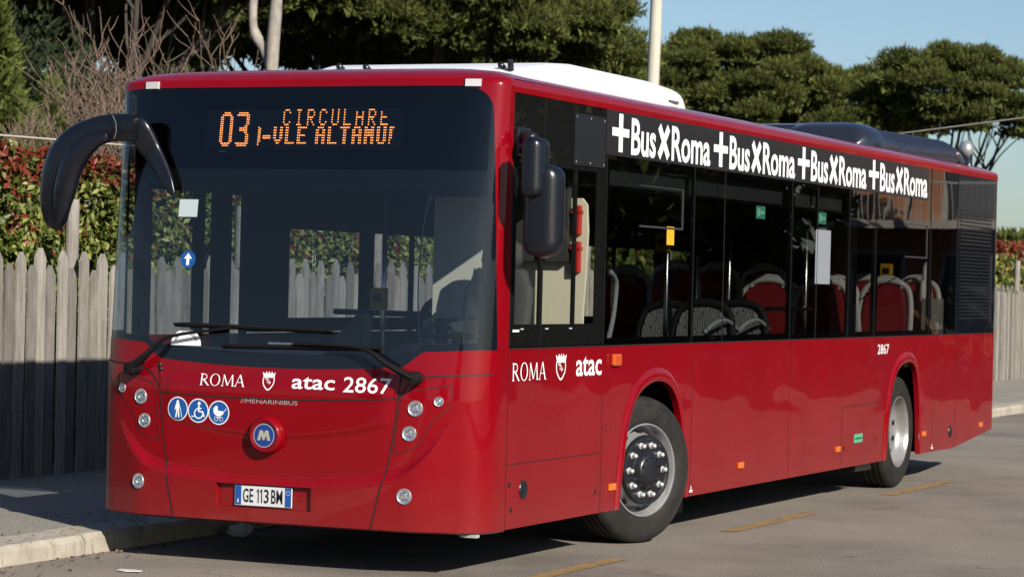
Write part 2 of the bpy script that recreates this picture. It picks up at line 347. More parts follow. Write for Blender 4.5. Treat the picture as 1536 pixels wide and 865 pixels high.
# ================================================================== FENCE
FX = -4.05
def picket_verts(y, w, top, lean, x, rr):
    t = .018; p = []
    pts = [(-w/2, .10), (w/2, .10), (w/2+rr.uniform(-.003, .003), top-.075), (w*.38, top-.05), (rr.uniform(-.006, .006)+.012, top), (-.012, top), (-w*.38, top-.05), (-w/2+rr.uniform(-.003, .003), top-.075)]
    return [(a + lean*(b-.1), b) for a, b in pts], t
fence = empty('picket_fence', 'weathered grey wooden picket fence with pointed slats running along the sidewalk behind the bus', 'fence', (FX, 3, .12))
rr = random.Random(11); y = 1.9; i = 0; rest = MB(); rest_t = []
def tone_attr(o, vals):
    a = o.data.attributes.new('tone', 'FLOAT', 'FACE'); a.data.foreach_set('value', vals)
while y < 47:
    top = (1.83 if i % 2 == 0 else 1.715) + rr.uniform(-.025, .025); wv = rr.uniform(.103, .130); ln = rr.uniform(-.012, .008)
    xo = rr.uniform(-.012, .012); pts, t = picket_verts(y, wv, top, ln, FX, rr); tone = rr.random()
    fn0 = lambda a, b: (FX+xo+.01, y+a, b); fn1 = lambda a, b: (FX+xo-.012, y+a, b)
    if i < 80 or y > 44.2:
        mb = MB(); mb.prism(pts, lambda a, b: (FX+xo+.01, y+a, b), lambda a, b: (FX+xo-.012, y+a, b)); o = mb.build('picket', M['wood'])
        o.parent = fence; o.matrix_parent_inverse = Matrix.Translation((-FX, -3, -.12)); tone_attr(o, [tone]*len(o.data.polygons))
    else:
        n0 = len(rest.f); rest.prism(pts, fn0, fn1); rest_t += [tone]*(len(rest.f)-n0)
    y += .1405 + rr.uniform(-.006, .006); i += 1
o = rest.build('picket_run', M['wood'], recalc=True); o.parent = fence; o.matrix_parent_inverse = Matrix.Translation((-FX, -3, -.12)); o['kind'] = 'stuff'; tone_attr(o, rest_t)
for z in (.5, 1.45):
    mb = MB(); mb.box(FX-.075, FX-.03, 1.7, 47, z-.04, z+.04); o = mb.build('rail', M['wood']); o.parent = fence; o.matrix_parent_inverse = Matrix.Translation((-FX, -3, -.12)); tone_attr(o, [.4]*6)
py_ = 1.58
while py_ < 47:
    mb = MB(); mb.tube([(FX-.15, py_, .1), (FX-.15, py_+.01, 1.2), (FX-.15+.01, py_, 2.27+random.uniform(-.04, .04))], [.062, .058, .054], 9); o = mb.build('fence_post', M['wood'], smooth=True, angle=50)
    o.parent = fence; o.matrix_parent_inverse = Matrix.Translation((-FX, -3, -.12)); tone_attr(o, [.75]*len(o.data.polygons)); py_ += 2.63

# ================================================================== FOLIAGE
def leaf_cloud(name, P, N, size, aspect, tone, mat, parent=None, fold=.25, tri=False, spread=1.0):
    """P,N: (n,3) positions and outward directions; each leaf a folded quad pair or thin triangle"""
    n = len(P); d = N + RNG.normal(0, spread, (n, 3)); d /= np.linalg.norm(d, axis=1)[:, None]+1e-9
    r = RNG.normal(0, 1, (n, 3)); a = np.cross(d, r); a /= np.linalg.norm(a, axis=1)[:, None]+1e-9; b = np.cross(d, a)
    L = (size*(.7+.6*RNG.random(n)))[:, None]; W = L*aspect
    if tri:
        V = np.stack([P-a*W, P+a*W, P+d*L], 1).reshape(-1, 3); F = np.arange(3*n).reshape(n, 3); k = 3; tn = tone
    else:
        # leaf in plane (a=length, b=width) with normal d, folded along the midrib
        V = np.stack([P-a*L*.5, P+b*W*.5+d*W*fold, P+a*L*.5, P-b*W*.5+d*W*fold], 1).reshape(-1, 3)
        base = (np.arange(n)*4)[:, None]; F = np.concatenate([base+np.array([0, 1, 2]), base+np.array([0, 2, 3])], 1).reshape(-1, 3); k = 3; tn = np.repeat(tone, 2)
    me = bpy.data.meshes.new(name); m = len(F)
    me.vertices.add(len(V)); me.vertices.foreach_set('co', V.astype(np.float32).ravel())
    me.loops.add(m*3); me.loops.foreach_set('vertex_index', F.astype(np.int32).ravel())
    me.polygons.add(m); me.polygons.foreach_set('loop_start', np.arange(0, m*3, 3, dtype=np.int32))
    me.update(calc_edges=True); me.validate()
    at = me.attributes.new('tone', 'FLOAT', 'FACE'); at.data.foreach_set('value', np.clip(tn, 0, 1).astype(np.float32))
    me.materials.append(mat); o = bpy.data.objects.new(name, me); C.objects.link(o)
    if parent is not None: o.parent = parent
    return o
def fbm(P, s, seed=0.0):
    return np.array([mnoise.fractal(Vector((p[0]*s+seed, p[1]*s, p[2]*s)), 1.0, 2.0, 3) for p in P])
# photinia hedge
hedge = empty('photinia_hedge', 'tall photinia hedge with green and yellow leaves and red new tips behind the picket fence', 'hedge', (-5.1, 20, 0))
def hedge_section(y0, y1, dens, size):
    Ls = y1-y0; n = int(Ls*2.6*dens); ys = RNG.uniform(y0, y1, n); zs = RNG.uniform(.15, 2.72, n)
    q = np.stack([ys*0, ys, zs], 1); bump = fbm(q, .9)*.22 + fbm(q, 2.6, 9)*.10
    depth = RNG.exponential(.12, n); xs = -4.62 + bump - depth - .12*(zs/2.7)**3
    N = np.tile(np.array([1., -.15, .35]), (n, 1))
    # top surface
    n2 = int(Ls*1.0*dens*.9); y2 = RNG.uniform(y0, y1, n2); x2 = RNG.uniform(-5.7, -4.62, n2)
    q2 = np.stack([x2, y2, y2*0], 1); z2 = 2.62 + fbm(q2, .8, 3)*.13 + fbm(q2, 3.0, 5)*.08 - RNG.exponential(.07, n2)
    N2 = np.tile(np.array([.25, 0., 1.]), (n2, 1))
    P = np.concatenate([np.stack([xs, ys, np.minimum(zs, 2.62+fbm(np.stack([xs, ys, ys*0], 1), .8, 3)*.13)], 1), np.stack([x2, y2, z2], 1)]); N = np.concatenate([N, N2])
    # red new growth: near the top and in patches
    pn = .45*fbm(P, 1.1, 31)+.45*fbm(P, 4, 77)+.35*fbm(P, 9, 55)
    red = (P[:, 2]-1.9)/.9*.55 + pn*.9 + RNG.normal(0, .30, len(P)) + np.where(P[:, 2] > 2.40, .50, 0) > .66
    tone = np.where(red, .74+.26*RNG.random(len(P)), np.clip(.10+.56*RNG.random(len(P))+.1*pn, 0, .66))
    P = P - np.array([-5.1, 20, 0]); return P, N, size, tone
P1 = hedge_section(2.0, 15.5, 1500, .078); P2 = hedge_section(15.5, 50, 260, .14)
leaf_cloud('foliage', P1[0], P1[1], P1[2], .48, P1[3], M['photinia'], hedge, .22, spread=.75)
leaf_cloud('far_foliage', P2[0], P2[1], P2[2], .5, P2[3], M['photinia'], hedge, .22, spread=.75)
# dense twiggy core so light does not leak straight through the hedge
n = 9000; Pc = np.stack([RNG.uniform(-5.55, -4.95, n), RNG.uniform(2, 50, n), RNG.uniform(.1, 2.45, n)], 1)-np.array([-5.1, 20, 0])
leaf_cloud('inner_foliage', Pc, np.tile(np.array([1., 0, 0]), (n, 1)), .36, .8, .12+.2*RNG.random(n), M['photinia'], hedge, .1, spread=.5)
mb = MB(); rr = random.Random(5)
for k in range(70):
    y = 2.2+k*.62+rr.uniform(-.15, .15)
    mb.tube([(-5.2+5.1, y-20, -.02), (-5.15+5.1+rr.uniform(-.1, .1), y-20+rr.uniform(-.15, .15), 1.2), (-5.1+5.1+rr.uniform(-.2, .2), y-20+rr.uniform(-.3, .3), 2.3)], [.03, .02, .008], 5)
mb.build('stem', M['twig'], hedge)

# stone pines -------------------------------------------------------
def pine_meshes(seed, R=5.0, H=9.5, thick=3.2, nl=46, dens=4200, trunk_fork=.55, under=.25):
    """flat umbrella crown built of many needle clumps; returns (crown mesh data, trunk MB)"""
    rg = random.Random(seed); lobes = []
    tries = 0
    while len(lobes) < nl and tries < 4000:
        tries += 1; a = rg.uniform(0, 2*PI); q = math.sqrt(rg.random())*.95; rad = R*q; s = R*rg.uniform(.17, .27)*(1.08-.3*q)
        low = rg.random() < .3; z = H + thick*(1-.80*q**2.4)*(rg.uniform(.80, 1.0) if not low else rg.uniform(.25, .55)); sz = s*rg.uniform(.40, .58)
        c = Vector((rad*math.cos(a), rad*math.sin(a), z-sz))
        if all((Vector((c.x-l[0], c.y-l[1], (c.z-l[2])*1.6))).length > .74*(s+l[3]) for l in lobes): lobes.append((c.x, c.y, c.z, s, sz))
    Ps, Ns, Ts = [], [], []
    for (cx, cy, cz, s, sz) in lobes:
        n = int(dens*(s/1.1)**2); v = RNG.normal(0, 1, (n, 3)); v /= np.linalg.norm(v, axis=1)[:, None]
        v[:, 2] = np.where(v[:, 2] < -.3, -v[:, 2]*.5-.25, v[:, 2])
        nn = fbm(v*2.2+np.array([cx, cy, cz]), 1.5, seed)
        rr2 = (1+.42*nn)*(1-.45*RNG.random(n)**2)
        P = np.array([cx, cy, cz]) + v*rr2[:, None]*np.array([s, s, sz]); Ps.append(P); N = v.copy(); N[:, 2] += .6; Ns.append(N)
        Ts.append(np.clip(.40+.35*nn+.25*RNG.normal(0, 1, n)+rg.uniform(-.12, .12), 0, 1))
    tb = MB(); top = Vector((rg.uniform(-.4, .4), rg.uniform(-.4, .4), H*trunk_fork)); r0 = .24*R/5
    tb.tube(catmull([(0, 0, -.2), (rg.uniform(-.15, .15), 0, H*.25), top], 5), [r0*1.25]+[r0*(1.1-.03*i) for i in range(10)], 9)
    for k in range(9):
        L = lobes[rg.randrange(len(lobes))]; m1 = top.lerp(Vector(L[:3]), .45)+Vector((rg.uniform(-.5, .5), rg.uniform(-.5, .5), -rg.uniform(.1, .8)))
        pts = catmull([top-Vector((0, 0, rg.uniform(0, H*.15))), m1, Vector(L[:3])], 5)
        tb.tube(pts, [r0*(.62-.5*i/10) for i in range(len(pts))], 7)
        for j in range(3):
            b = pts[min(rg.randrange(4, 9), len(pts)-1)]; L2 = min(lobes, key=lambda q: (Vector(q[:3])-b).length+rg.random()*2.5)
            tb.tube(catmull([b, b.lerp(Vector(L2[:3]), .5)+Vector((rg.uniform(-.3, .3), rg.uniform(-.3, .3), -.1)), Vector(L2[:3])], 4), [r0*(.22-.15*i/8) for i in range(9)], 5)
    return np.concatenate(Ps), np.concatenate(Ns), np.concatenate(Ts), tb
PINE_P = []
for sd, kw in ((1, dict(R=4.6, H=7.4, thick=3.7, nl=60)), (2, dict(R=3.4, H=6.9, thick=2.7, nl=42)), (3, dict(R=6.0, H=7.6, thick=3.4, nl=64))):
    P, N, T, tb = pine_meshes(sd, **kw)
    t = empty('stone_pine', 'x', 'tree', (0, 0, -500))
    leaf_cloud('crown', P, N, .17, .15, T, M['pine'], t, tri=True, spread=.65)
    k_ = RNG.choice(len(P), len(P)//7, replace=False)
    leaf_cloud('crown_filler', P[k_]*np.array([.94, .94, 1])-np.array([0, 0, .40]), N[k_], .20, .30, T[k_], M['pine'], t, tri=True, spread=.8)  # larger needle triangles added inside the crown to block light
    tb.build('trunk', M['bark'], t, smooth=True, recalc=False); PINE_P.append(t)
used = set()
def pine(kind, x, y, s, rz, label, zs=1.0, dz=0.0):
    base = PINE_P[kind]; o = base if kind not in used else copy_tree(base); used.add(kind)
    o.location = (x, y, dz); o.scale = (s, s, s*zs); o.rotation_euler = (0, 0, rz); o['label'] = label; o['group'] = 'stone pines beyond the hedge'; return o
pine(0, -26.0, 81.7, 1.0, .3, 'broad stone pine rising behind the middle of the bus, right of the lamp post', 1.06)
pine(1, -22.8, 86.5, 1.05, 2.1, 'lower stone pine between the broad one behind the bus and the open sky', 1.05)
pine(1, -15.9, 74.8, .96, 4.0, 'rightmost stone pine with branches spreading over open sky above the bus rear', 1.12)
pine(2, -27.9, 59.3, 1.0, 1.0, 'large stone pine directly left of the lamp post above the white roof unit', 1.2)
pine(2, -33.0, 60.0, 1.0, 3.3, 'stone pine with bare forking branches above the white roof unit', 1.18)
pine(0, -31.5, 47.5, 1.05, 5.1, 'dark stone pine high above the bus windscreen', 1.25)
pine(2, -37.5, 52.0, 1.0, .2, 'dense dark stone pine at the back above the destination display', 1.1)
pine(0, -37.5, 44.0, 1.1, 2.6, 'shaded stone pine behind the bare tree, farther right of the two', 1.15)
pine(2, -38.5, 36.0, 1.05, .9, 'shaded stone pine filling the far upper left corner', 1.1)
pine(2, -46.0, 52.0, 1.2, .5, 'deep shaded stone pine farthest back on the left', .75)
pine(2, -44.0, 66.0, 1.15, 1.8, 'distant stone pine seen in gaps above the windscreen', .7)
pine(1, -31.0, 95.0, 1.2, 3.0, 'distant stone pine low behind the middle of the bus roof', .85)
pine(0, -29.5, 72.0, 1.0, 5.0, 'stone pine behind the lamp post, lower than its neighbours', .95)
pine(2, -50.0, 42.0, 1.3, 2.2, 'stone pine at the far left back of the dark mass', .6)

def low_tree(name, x, y, h, r, label, group, n=9000, mat='conifer', lobes=9, seed=0, size=.22, cone=False):
    rg = random.Random(seed); t = empty(name, label, 'tree', (x, y, 0), group); Ps, Ns, Ts = [], [], []
    for k in range(lobes):
        f = (k+.5)/lobes
        if cone: zc = h*(.1+.85*f); s = r*(1.05-f)*.9; a = rg.uniform(0, 6.28); c = np.array([math.cos(a)*s*.35, math.sin(a)*s*.35, zc]); sz = h/lobes*1.3
        else: a = rg.uniform(0, 6.28); q = rg.uniform(0, .6)*r; s = r*rg.uniform(.4, .65); zc = rg.uniform(.35, .85)*h; c = np.array([math.cos(a)*q, math.sin(a)*q, zc]); sz = s*.75
        m = n//lobes; v = RNG.normal(0, 1, (m, 3)); v /= np.linalg.norm(v, axis=1)[:, None]; nn = fbm(v*2+c, 1.4, seed)
        Ps.append(c+v*((1+.35*nn)*(1-.4*RNG.random(m)**2))[:, None]*np.array([s, s, sz])); N = v.copy(); N[:, 2] += .5; Ns.append(N); Ts.append(np.clip(.4+.35*nn+.22*RNG.normal(0, 1, m), 0, 1))
    leaf_cloud('crown', np.concatenate(Ps), np.concatenate(Ns), size, .3, np.concatenate(Ts), M[mat], t, tri=True, spread=.6)
    tb = MB(); tb.tube([(0, 0, -.1), (.05, 0, h*.4), (0, .05, h*.85)], [r*.07, r*.05, .02], 7); tb.build('trunk', M['bark'], t); return t
low_tree('young_conifer', -12.55, 14.9, 5.0, 1.5, 'sunlit young conifer at the far left edge behind the hedge', 'conifers behind the hedge', 30000, seed=3, cone=True, lobes=10, size=.13)
low_tree('young_conifer', -13.2, 17.2, 4.1, 1.25, 'shorter conifer showing through the left side of the bare tree', 'conifers behind the hedge', 24000, seed=4, cone=True, lobes=9, size=.13)
for k, (x, y, h, r) in enumerate([(-24.5, 30, 6.2, 4.0), (-22, 36, 5.4, 3.4), (-26.5, 42, 6.0, 3.6), (-27, 52, 6.0, 3.6), (-33, 34, 8.0, 5.0), (-30, 25, 7.5, 4.4)]):
    low_tree('garden_shrub', x, y, h, r, ['broad dark evergreen behind the bare tree', 'dark evergreen behind the destination display of the bus', 'round dark evergreen behind the white roof unit', 'evergreen hidden mostly by the bus roof', 'tall dark evergreen deep behind the bare tree', 'tall dark evergreen at the far left behind the conifers'][k], 'dark evergreens beyond the hedge', 45000, 'pine_dark', 12, 20+k, .16)
for k, (x, y, h, r) in enumerate([(-26.5, 128, 4.6, 3.2), (-22.5, 130, 4.9, 3.6), (-30.5, 126, 5.0, 3.4), (-18.5, 134, 5.4, 3.5)]):
    low_tree('distant_tree', x, y, h, r, ['low dark tree far behind the rear of the bus', 'low dark tree far away just right of the bus rear', 'low dark tree far off hidden behind the bus roof cover', 'low dark tree at the far right edge of the picture'][k], 'distant trees on the horizon', 6000, 'pine', 8, 40+k, .45)
# bare tree ---------------------------------------------------------
bt = empty('bare_tree', 'leafless pale brown tree with a dense fan of twigs behind the hedge at upper left', 'tree', (-8.55, 12.35, 0))
mbt = MB(); twg = MB(); rg = random.Random(21)
def branch(p, d, L, r, depth, mb_):
    pts = [p]; q = p; dd = d.copy()
    for k in range(4):
        dd = (dd + Vector((rg.uniform(-.22, .22), rg.uniform(-.22, .22), rg.uniform(-.08, .20)))).normalized(); q = q+dd*L/4; pts.append(q)
    mb_.tube(pts, [r*(1-.14*i) for i in range(5)], 5 if depth < 2 else 4, cap=False)
    if depth >= 6 or L < .10: return
    for k in range(rg.choice((3, 3, 4) if depth < 4 else (1, 2, 2))):
        b = pts[rg.choice((2, 3, 4, 4))]; nd = (dd + Vector((rg.uniform(-.95, .95), rg.uniform(-.95, .95), rg.uniform(-.2, .6)))).normalized()
        branch(b, nd, L*rg.uniform(.58, .86), max(r*.56, .0065), depth+1, twg if depth >= 1 else mb_)
for k in range(15):
    a = 2*PI*k/15+rg.uniform(-.3, .3); sp = rg.uniform(.15, .95)
    branch(Vector((.08*math.cos(a), .08*math.sin(a), .1)), Vector((math.cos(a)*sp, math.sin(a)*sp, 1)).normalized(), rg.uniform(1.25, 1.65), .05, 0, mbt)
bt.scale = (.90, .90, .90)
mbt.build('trunk', M['twig'], bt, smooth=True, recalc=False); twg.build('crown', M['twig'], bt, smooth=True, recalc=False)
# tall pale trunks, close to the upper left of the bus
tt = empty('pale_trunk_tree', 'tree with a pale forking trunk rising above the windscreen of the bus', 'tree', (-22.0, 39.2, 0))
mb = MB(); mb.tube(catmull([(.0, 0, -.1), (.15, 0, 2.5), (.05, 0, 5.2), (-.12, 0, 6.1), (-.03, 0, 8.0), (.15, 0, 10.5)], 5), [.17]*12+[.15]*8+[.13]*6, 9)
mb.tube(catmull([(-.02, 0, 6.0), (-.35, .1, 6.75), (-.62, 0, 7.3), (-.65, .1, 8.4), (-.4, 0, 10.0)], 5), [.13]*10+[.10]*11, 8)
mb.build('trunk', M['bark_pale'], tt, smooth=True)
n = 12000; v = RNG.normal(0, 1, (n, 3)); v /= np.linalg.norm(v, axis=1)[:, None]; P = np.array([0, 0, 11.0])+v*np.array([2.6, 2.6, 1.2])*(1-.4*RNG.random(n)**2)[:, None]
leaf_cloud('crown', P, v, .18, .15, .4+.25*RNG.normal(0, 1, n), M['pine'], tt, tri=True, spread=.7)
# lamp post -----------------------------------------------------------
lp = empty('lamp_post', 'tall cream coloured lamp post standing behind the white roof unit of the bus', 'lamp post', (-8.55, 27.7, 0))
mb = MB(); mb.tube([(0, 0, -.05), (.06, 0, 3), (.13, 0, 6), (.19, 0, 9.5)], [.125, .11, .10, .075], 20); mb.build('pole', M['post'], lp, smooth=True, angle=40)
mb = MB(); mb.tube([(.19, 0, 9.4), (.5, -.3, 9.9), (1.4, -.8, 10.0)], .04, 8); mb.build('arm', M['post'], lp, smooth=True)
mb = MB(); mb.tube([(1.3, -.75, 10.0), (1.5, -.86, 10.02), (1.95, -1.1, 10.0)], [.06, .12, .07], 12); mb.build('lamp_head', M['grey_mid'], lp, smooth=True)
def cable(name, a, b, sag, r, label):
    a, b = Vector(a), Vector(b); pts = [a.lerp(b, i/24)-Vector((0, 0, sag*4*(i/24)*(1-i/24))) for i in range(25)]
    mb = MB(); mb.tube(pts, r, 6); o = mb.build(name, M['cable'], smooth=True); tag(o, label, 'cable'); return o
cable('overhead_cable', (-8.42, 27.7, 3.66), (13.3, 18.83, 5.5), .0, .012, 'pale overhead cable crossing the sky behind the rear roof of the bus')
cable('overhead_cable', (-8.5, 27.7, 3.3), (-5.0, 1.9, 2.72), .0, .010, 'thin pale cable strung just above the hedge at the left')
up_ = empty('utility_pole', 'wooden utility pole on the far side of the street', 'pole', (13.35, 18.83, .1))
mb = MB(); mb.tube([(0, 0, 0), (0, 0, 7)], [.13, .09], 12); mb.build('pole', M['bark'], up_, smooth=True)

# ================================================================== FAR SIDE OF THE STREET (mirrored in the bus)
ab = empty('apartment_building', 'orange apartment building with balconies, mirrored in the rear windows of the bus', 'building', (14, 52, 0))
mb = MB(); mb.box(-6, 1.5, 0, 12, 0, 13); mb.build('wall', M['stucco'], ab)
for fl in range(4):
    z = .4+fl*3.1
    for k in range(3):
        x = -5.3+k*2.4
        mb = MB(); mb.box(x, x+1.3, -.03, .02, z+(.05 if k % 2 else .9), z+2.2); wn = mb.build('window', M['grey_in'], ab)
        mb = MB()
        for a, b, c, d in ((x-.08, x, z, z+2.3), (x+1.3, x+1.38, z, z+2.3), (x, x+1.3, z+2.2, z+2.3)): mb.box(a, b, -.06, -.001, c, d)
        mb.build('frame', M['stucco_pale'], wn)
    if fl:
        mb = MB(); mb.box(-6.1, 1.6, -1.5, -.001, z-.25, z-.05); bl = mb.build('balcony', M['stucco_pale'], ab)
        mb = MB(); mb.box(-6.1, 1.6, -1.5, -1.46, z+.85, z+.9)
        for k in range(51): mb.box(-6.08+k*.151, -6.05+k*.151, -1.49, -1.47, z-.05, z+.85)
        mb.build('railing', M['pale_in'], bl)
for k, (x, y, lab) in enumerate([(14.5, 24, 'street tree nearest the bus on the far side of the street'), (15, 31, 'second street tree on the far side of the street'), (14.6, 38, 'third street tree on the far side of the street'), (18.5, 43.5, 'street tree beside the orange apartment building'), (20, 35, 'street tree set back from the far side of the street'), (21, 50, 'street tree behind the others on the far side'),(24,42,'street tree deepest on the far side'),
                                 (14, -38, 'added tree behind the camera on the right for dark reflections'), (5, -46, 'added tree straight behind the camera for dark reflections'), (-6, -44, 'added tree behind the camera on the left for dark reflections'), (-16, -40, 'added tree behind the camera near the fence line for dark reflections')]):  # trees behind the camera are added to give the windscreen a dark horizon
    low_tree('street_tree', x, y, 6.5, 3.6, lab, 'street trees mirrored in the bus glass', 5000, 'pine', 9, 60+k, .5)

fh = empty('reflection_hedge', 'unseen dark hedge added along the far sidewalk to darken the bus window reflections', 'hedge', (16, 30, 0))  # hedge out of view, added to darken the low window reflections
n = 26000; Pq = np.stack([RNG.uniform(-.6, .6, n)-RNG.exponential(.05, n), RNG.uniform(-24, 34, n), RNG.uniform(0, 2.6, n)], 1)
leaf_cloud('foliage', Pq, np.tile(np.array([-1., 0, .3]), (n, 1)), .38, .5, .5*RNG.random(n), M['pine'], fh, .2)
# ================================================================== BUS
bus = empty('city_bus', 'red and black single deck city bus with amber destination display, parked along the kerb', 'bus', (0, 0, 0))
X, YS, YR = 1.275, .416, 11.9
ZB, ZBELT, ZT = .267, 1.30, 2.834
# plan curve of the nose, resampled by arc length
_t = np.linspace(0, 1, 4001); _phi = (PI/2)*(1-_t**2.0); _sx = np.cos(_phi)**.5; _sy = np.sin(_phi)**.5
_px, _py = 1.275*_sx, .416*(1-_sy); _al = np.concatenate([[0], np.cumsum(np.hypot(np.diff(_px), np.diff(_py)))]); _al /= _al[-1]
def plan(a): return float(np.interp(a, _al, _sx)), float(np.interp(a, _al, 1-_sy))
def a_of_x(x): return float(np.interp(abs(x)/1.275, _sx, _al))
def a_of_r(r): return float(np.interp(r, 1-_sy, _al))
def y0(z): return .22*min(max((z-1.0)/1.85, 0), 1)**1.15
def sst(t): t = min(max(t, 0), 1); return t*t*(3-2*t)
def zc2(x): x = abs(x+.02); return .497+.11*x*x+2.0*max(x-.75, 0)**2
def zc1(x): x = abs(x+.02); return .756+.18*x*x
def recess(x, z): return -.359 < x < .264 and .345 < z < .478
def disp(x, z):
    ax = abs(x); fade = 1-sst((ax-.86)/.26)
    d = -.034*sst((zc2(x)-z)/.055+.5)*fade
    if ax < .78: d += -.009*sst((z-zc1(x))/.03+.5)*sst((1.12-z)/.1)*(1-sst((ax-.70)/.06))
    if recess(x, z): d += .030
    return d
def nose(s, z, off=0.0):
    """s in [-1,1] along the nose, off = metres forward of the skin"""
    sx, ry = plan(abs(s)); x = math.copysign(1.275*sx, s); b = y0(z)
    y = b+(YS-b)*ry + (disp(x, z) if z < 1.3 else 0)
    if off:
        e = .002; s2 = abs(s)+e if abs(s) < .99 else abs(s)-e; sx2, ry2 = plan(s2)
        tx, ty = (sx2-sx)*1.275, (YS-b)*(ry2-ry)
        if s2 < abs(s): tx, ty = -tx, -ty
        L = math.hypot(tx, ty); nx, ny = ty/L, -tx/L; x += math.copysign(nx, s)*off if s else 0; y += ny*off
    return (x, y, z)
def nx(x, z, off=.002): return nose(math.copysign(a_of_x(x), x), z, off)
def hood(s):
    sx, ry = plan(abs(s)); ax = 1.275*sx
    z = 1.150+.028*(min(ax, .75)/.72)**2
    z += sst((ax-.77)/.17)*.095; z += .015*sst((ax-.95)/.3); 
    return z if ax < 1.27 else ZBELT-.008+.004*0
A1, A2, A3 = a_of_x(1.0), a_of_r(.36), a_of_r(.64)
def gtop(s):
    a = abs(s)
    if s < 0:
        if a <= A1: return 2.782
        if a <= .95: t = (a-A1)/(.95-A1); return 2.782-.17*(1-math.sqrt(max(1-t**2.6, 0)))
        return 2.612 if a < .9999 else 2.60
    if a <= A1: return 2.782
    if a <= A2: t = (a-A1)/(A2-A1); return 2.782-.17*(1-math.sqrt(max(1-t**2.6, 0)))
    if a <= A3: t = (a-A2)/(A3-A2); return 2.612-(2.612-hood(s))*t
    return hood(s)
cols = set(np.linspace(-1, 1, 201).round(6))
for x in (-.359, .264): 
    for e in (-.0015, .0015): cols.add(math.copysign(a_of_x(x+e), x))
for a in (A1, A2, A3, A2-.015, .978, .95): cols.update((a, -a))
cols.update(float(v) for v in np.linspace(A1, A2, 16)); cols.update(-float(v) for v in np.linspace(A1, A2, 16))
cols = sorted(cols)
def zrows(lo, hi, st, extra=()):
    return sorted(set(list(np.linspace(lo, hi, int((hi-lo)/st)+2))+list(extra)))
rz_ = zrows(ZB, 1.30, .011, (.3435, .3465, .4765, .4795))
mb = MB(); mb.grid([[nose(s, min(z, hood(s))) for s in cols] for z in rz_])
# lower lip turning under the bumper
mb.grid([[(lambda p: (p[0]*(1-.012*k), p[1]+.02*k*k+.004*k, ZB-.012*min(k, 1)))(nose(s, ZB)) for s in cols] for k in range(4)])
mb.build('front_panel', M['red'], bus, smooth=True, merge=.0004, angle=35)
# red surround of the windscreen
rz_ = zrows(1.14, 2.80, .02); mb = MB()
mb.grid([[nose(s, min(max(z, gtop(s)), 2.80)) for s in cols] for z in rz_])
for k0, k1 in ((0, 1),):
    mb.grid([[(lambda p: (p[0]*(1-i), p[1]+d, z))(nose(s, 2.80)) for s in cols] for z, d, i in ((2.80, 0, 0), (2.815, .006, .002), (2.828, .018, .007), (2.836, .035, .014))])
mb.build('windscreen_surround', M['red'], bus, smooth=True, merge=.0004, angle=40)
# windscreen: opaque printed edge, dark top band, clear part
def wsurf(fn_lo, fn_hi, st=.02, smin=-A3, smax=A3, off=-.001):
    cs = [s for s in cols if smin <= s <= smax]; rows = []
    for t in np.linspace(0, 1, 40): rows.append([nose(s, min(max(fn_lo(s)+(fn_hi(s)-fn_lo(s))*t, hood(s)), gtop(s)), off) for s in cs])
    m = MB(); m.grid(rows); return m
HB = lambda s: hood(s)+.085 if abs(s) < a_of_x(.8) else max(hood(s)+.04, 1.27)
ai = A2-.015
wsurf(lambda s: HB(s), lambda s: 2.30, smin=-ai, smax=ai).build('windscreen', M['ws'], bus, smooth=True, merge=.0004)
wsurf(lambda s: 2.30, lambda s: gtop(s), smin=-ai, smax=ai).build('windscreen_top_band', M['wst'], bus, smooth=True, merge=.0004)
fr = wsurf(lambda s: hood(s), HB, smin=-1, smax=A3)
m2 = wsurf(lambda s: HB(s), lambda s: gtop(s), smin=ai, smax=A3); fr.add(m2.v, m2.f)
m2 = wsurf(lambda s: HB(s), lambda s: gtop(s), smin=-1, smax=-.978); fr.add(m2.v, m2.f)
fr.build('windscreen_edge', M['frit'], bus, smooth=True, merge=.0004)
wsurf(lambda s: HB(s), lambda s: gtop(s), smin=-.9781, smax=-ai).build('windscreen_side_strip', M['ws'], bus, smooth=True, merge=.0004)

# ---- side walls
AR1 = [(2.14, .255), (2.165, .40), (2.20, .53), (2.275, .775), (2.40, .945), (2.58, 1.03), (2.80, 1.058), (3.0, 1.022), (3.13, .935), (3.22, .80), (3.285, .60), (3.32, .40), (3.332, .255)]
AR2 = [(8.14, .255), (8.16, .40), (8.19, .54), (8.265, .80), (8.40, .97), (8.58, 1.055), (8.80, 1.075), (8.96, 1.04), (9.07, .92), (9.13, .72), (9.17, .48), (9.19, .255)]
def smooth2(P, n=6): return [(v.x, v.y) for v in catmull([(a, b, 0) for a, b in P], n)]
AS1, AS2 = smooth2(AR1), smooth2(AR2)
def zlow(y):
    for A in (AS1, AS2):
        if A[0][0] <= y <= A[-1][0]: return max(float(np.interp(y, [p[0] for p in A], [p[1] for p in A])), ZB)
    return ZB if y < 10.4 else ZB+(y-10.4)/(11.9-10.4)*.122
ys_ = sorted(set([YS, 10.4, YR-.10]+list(np.linspace(YS, YR-.10, 120).round(4))+[p[0] for p in AS1+AS2]+[2.1395, 3.3325, 8.1395, 9.1905]))
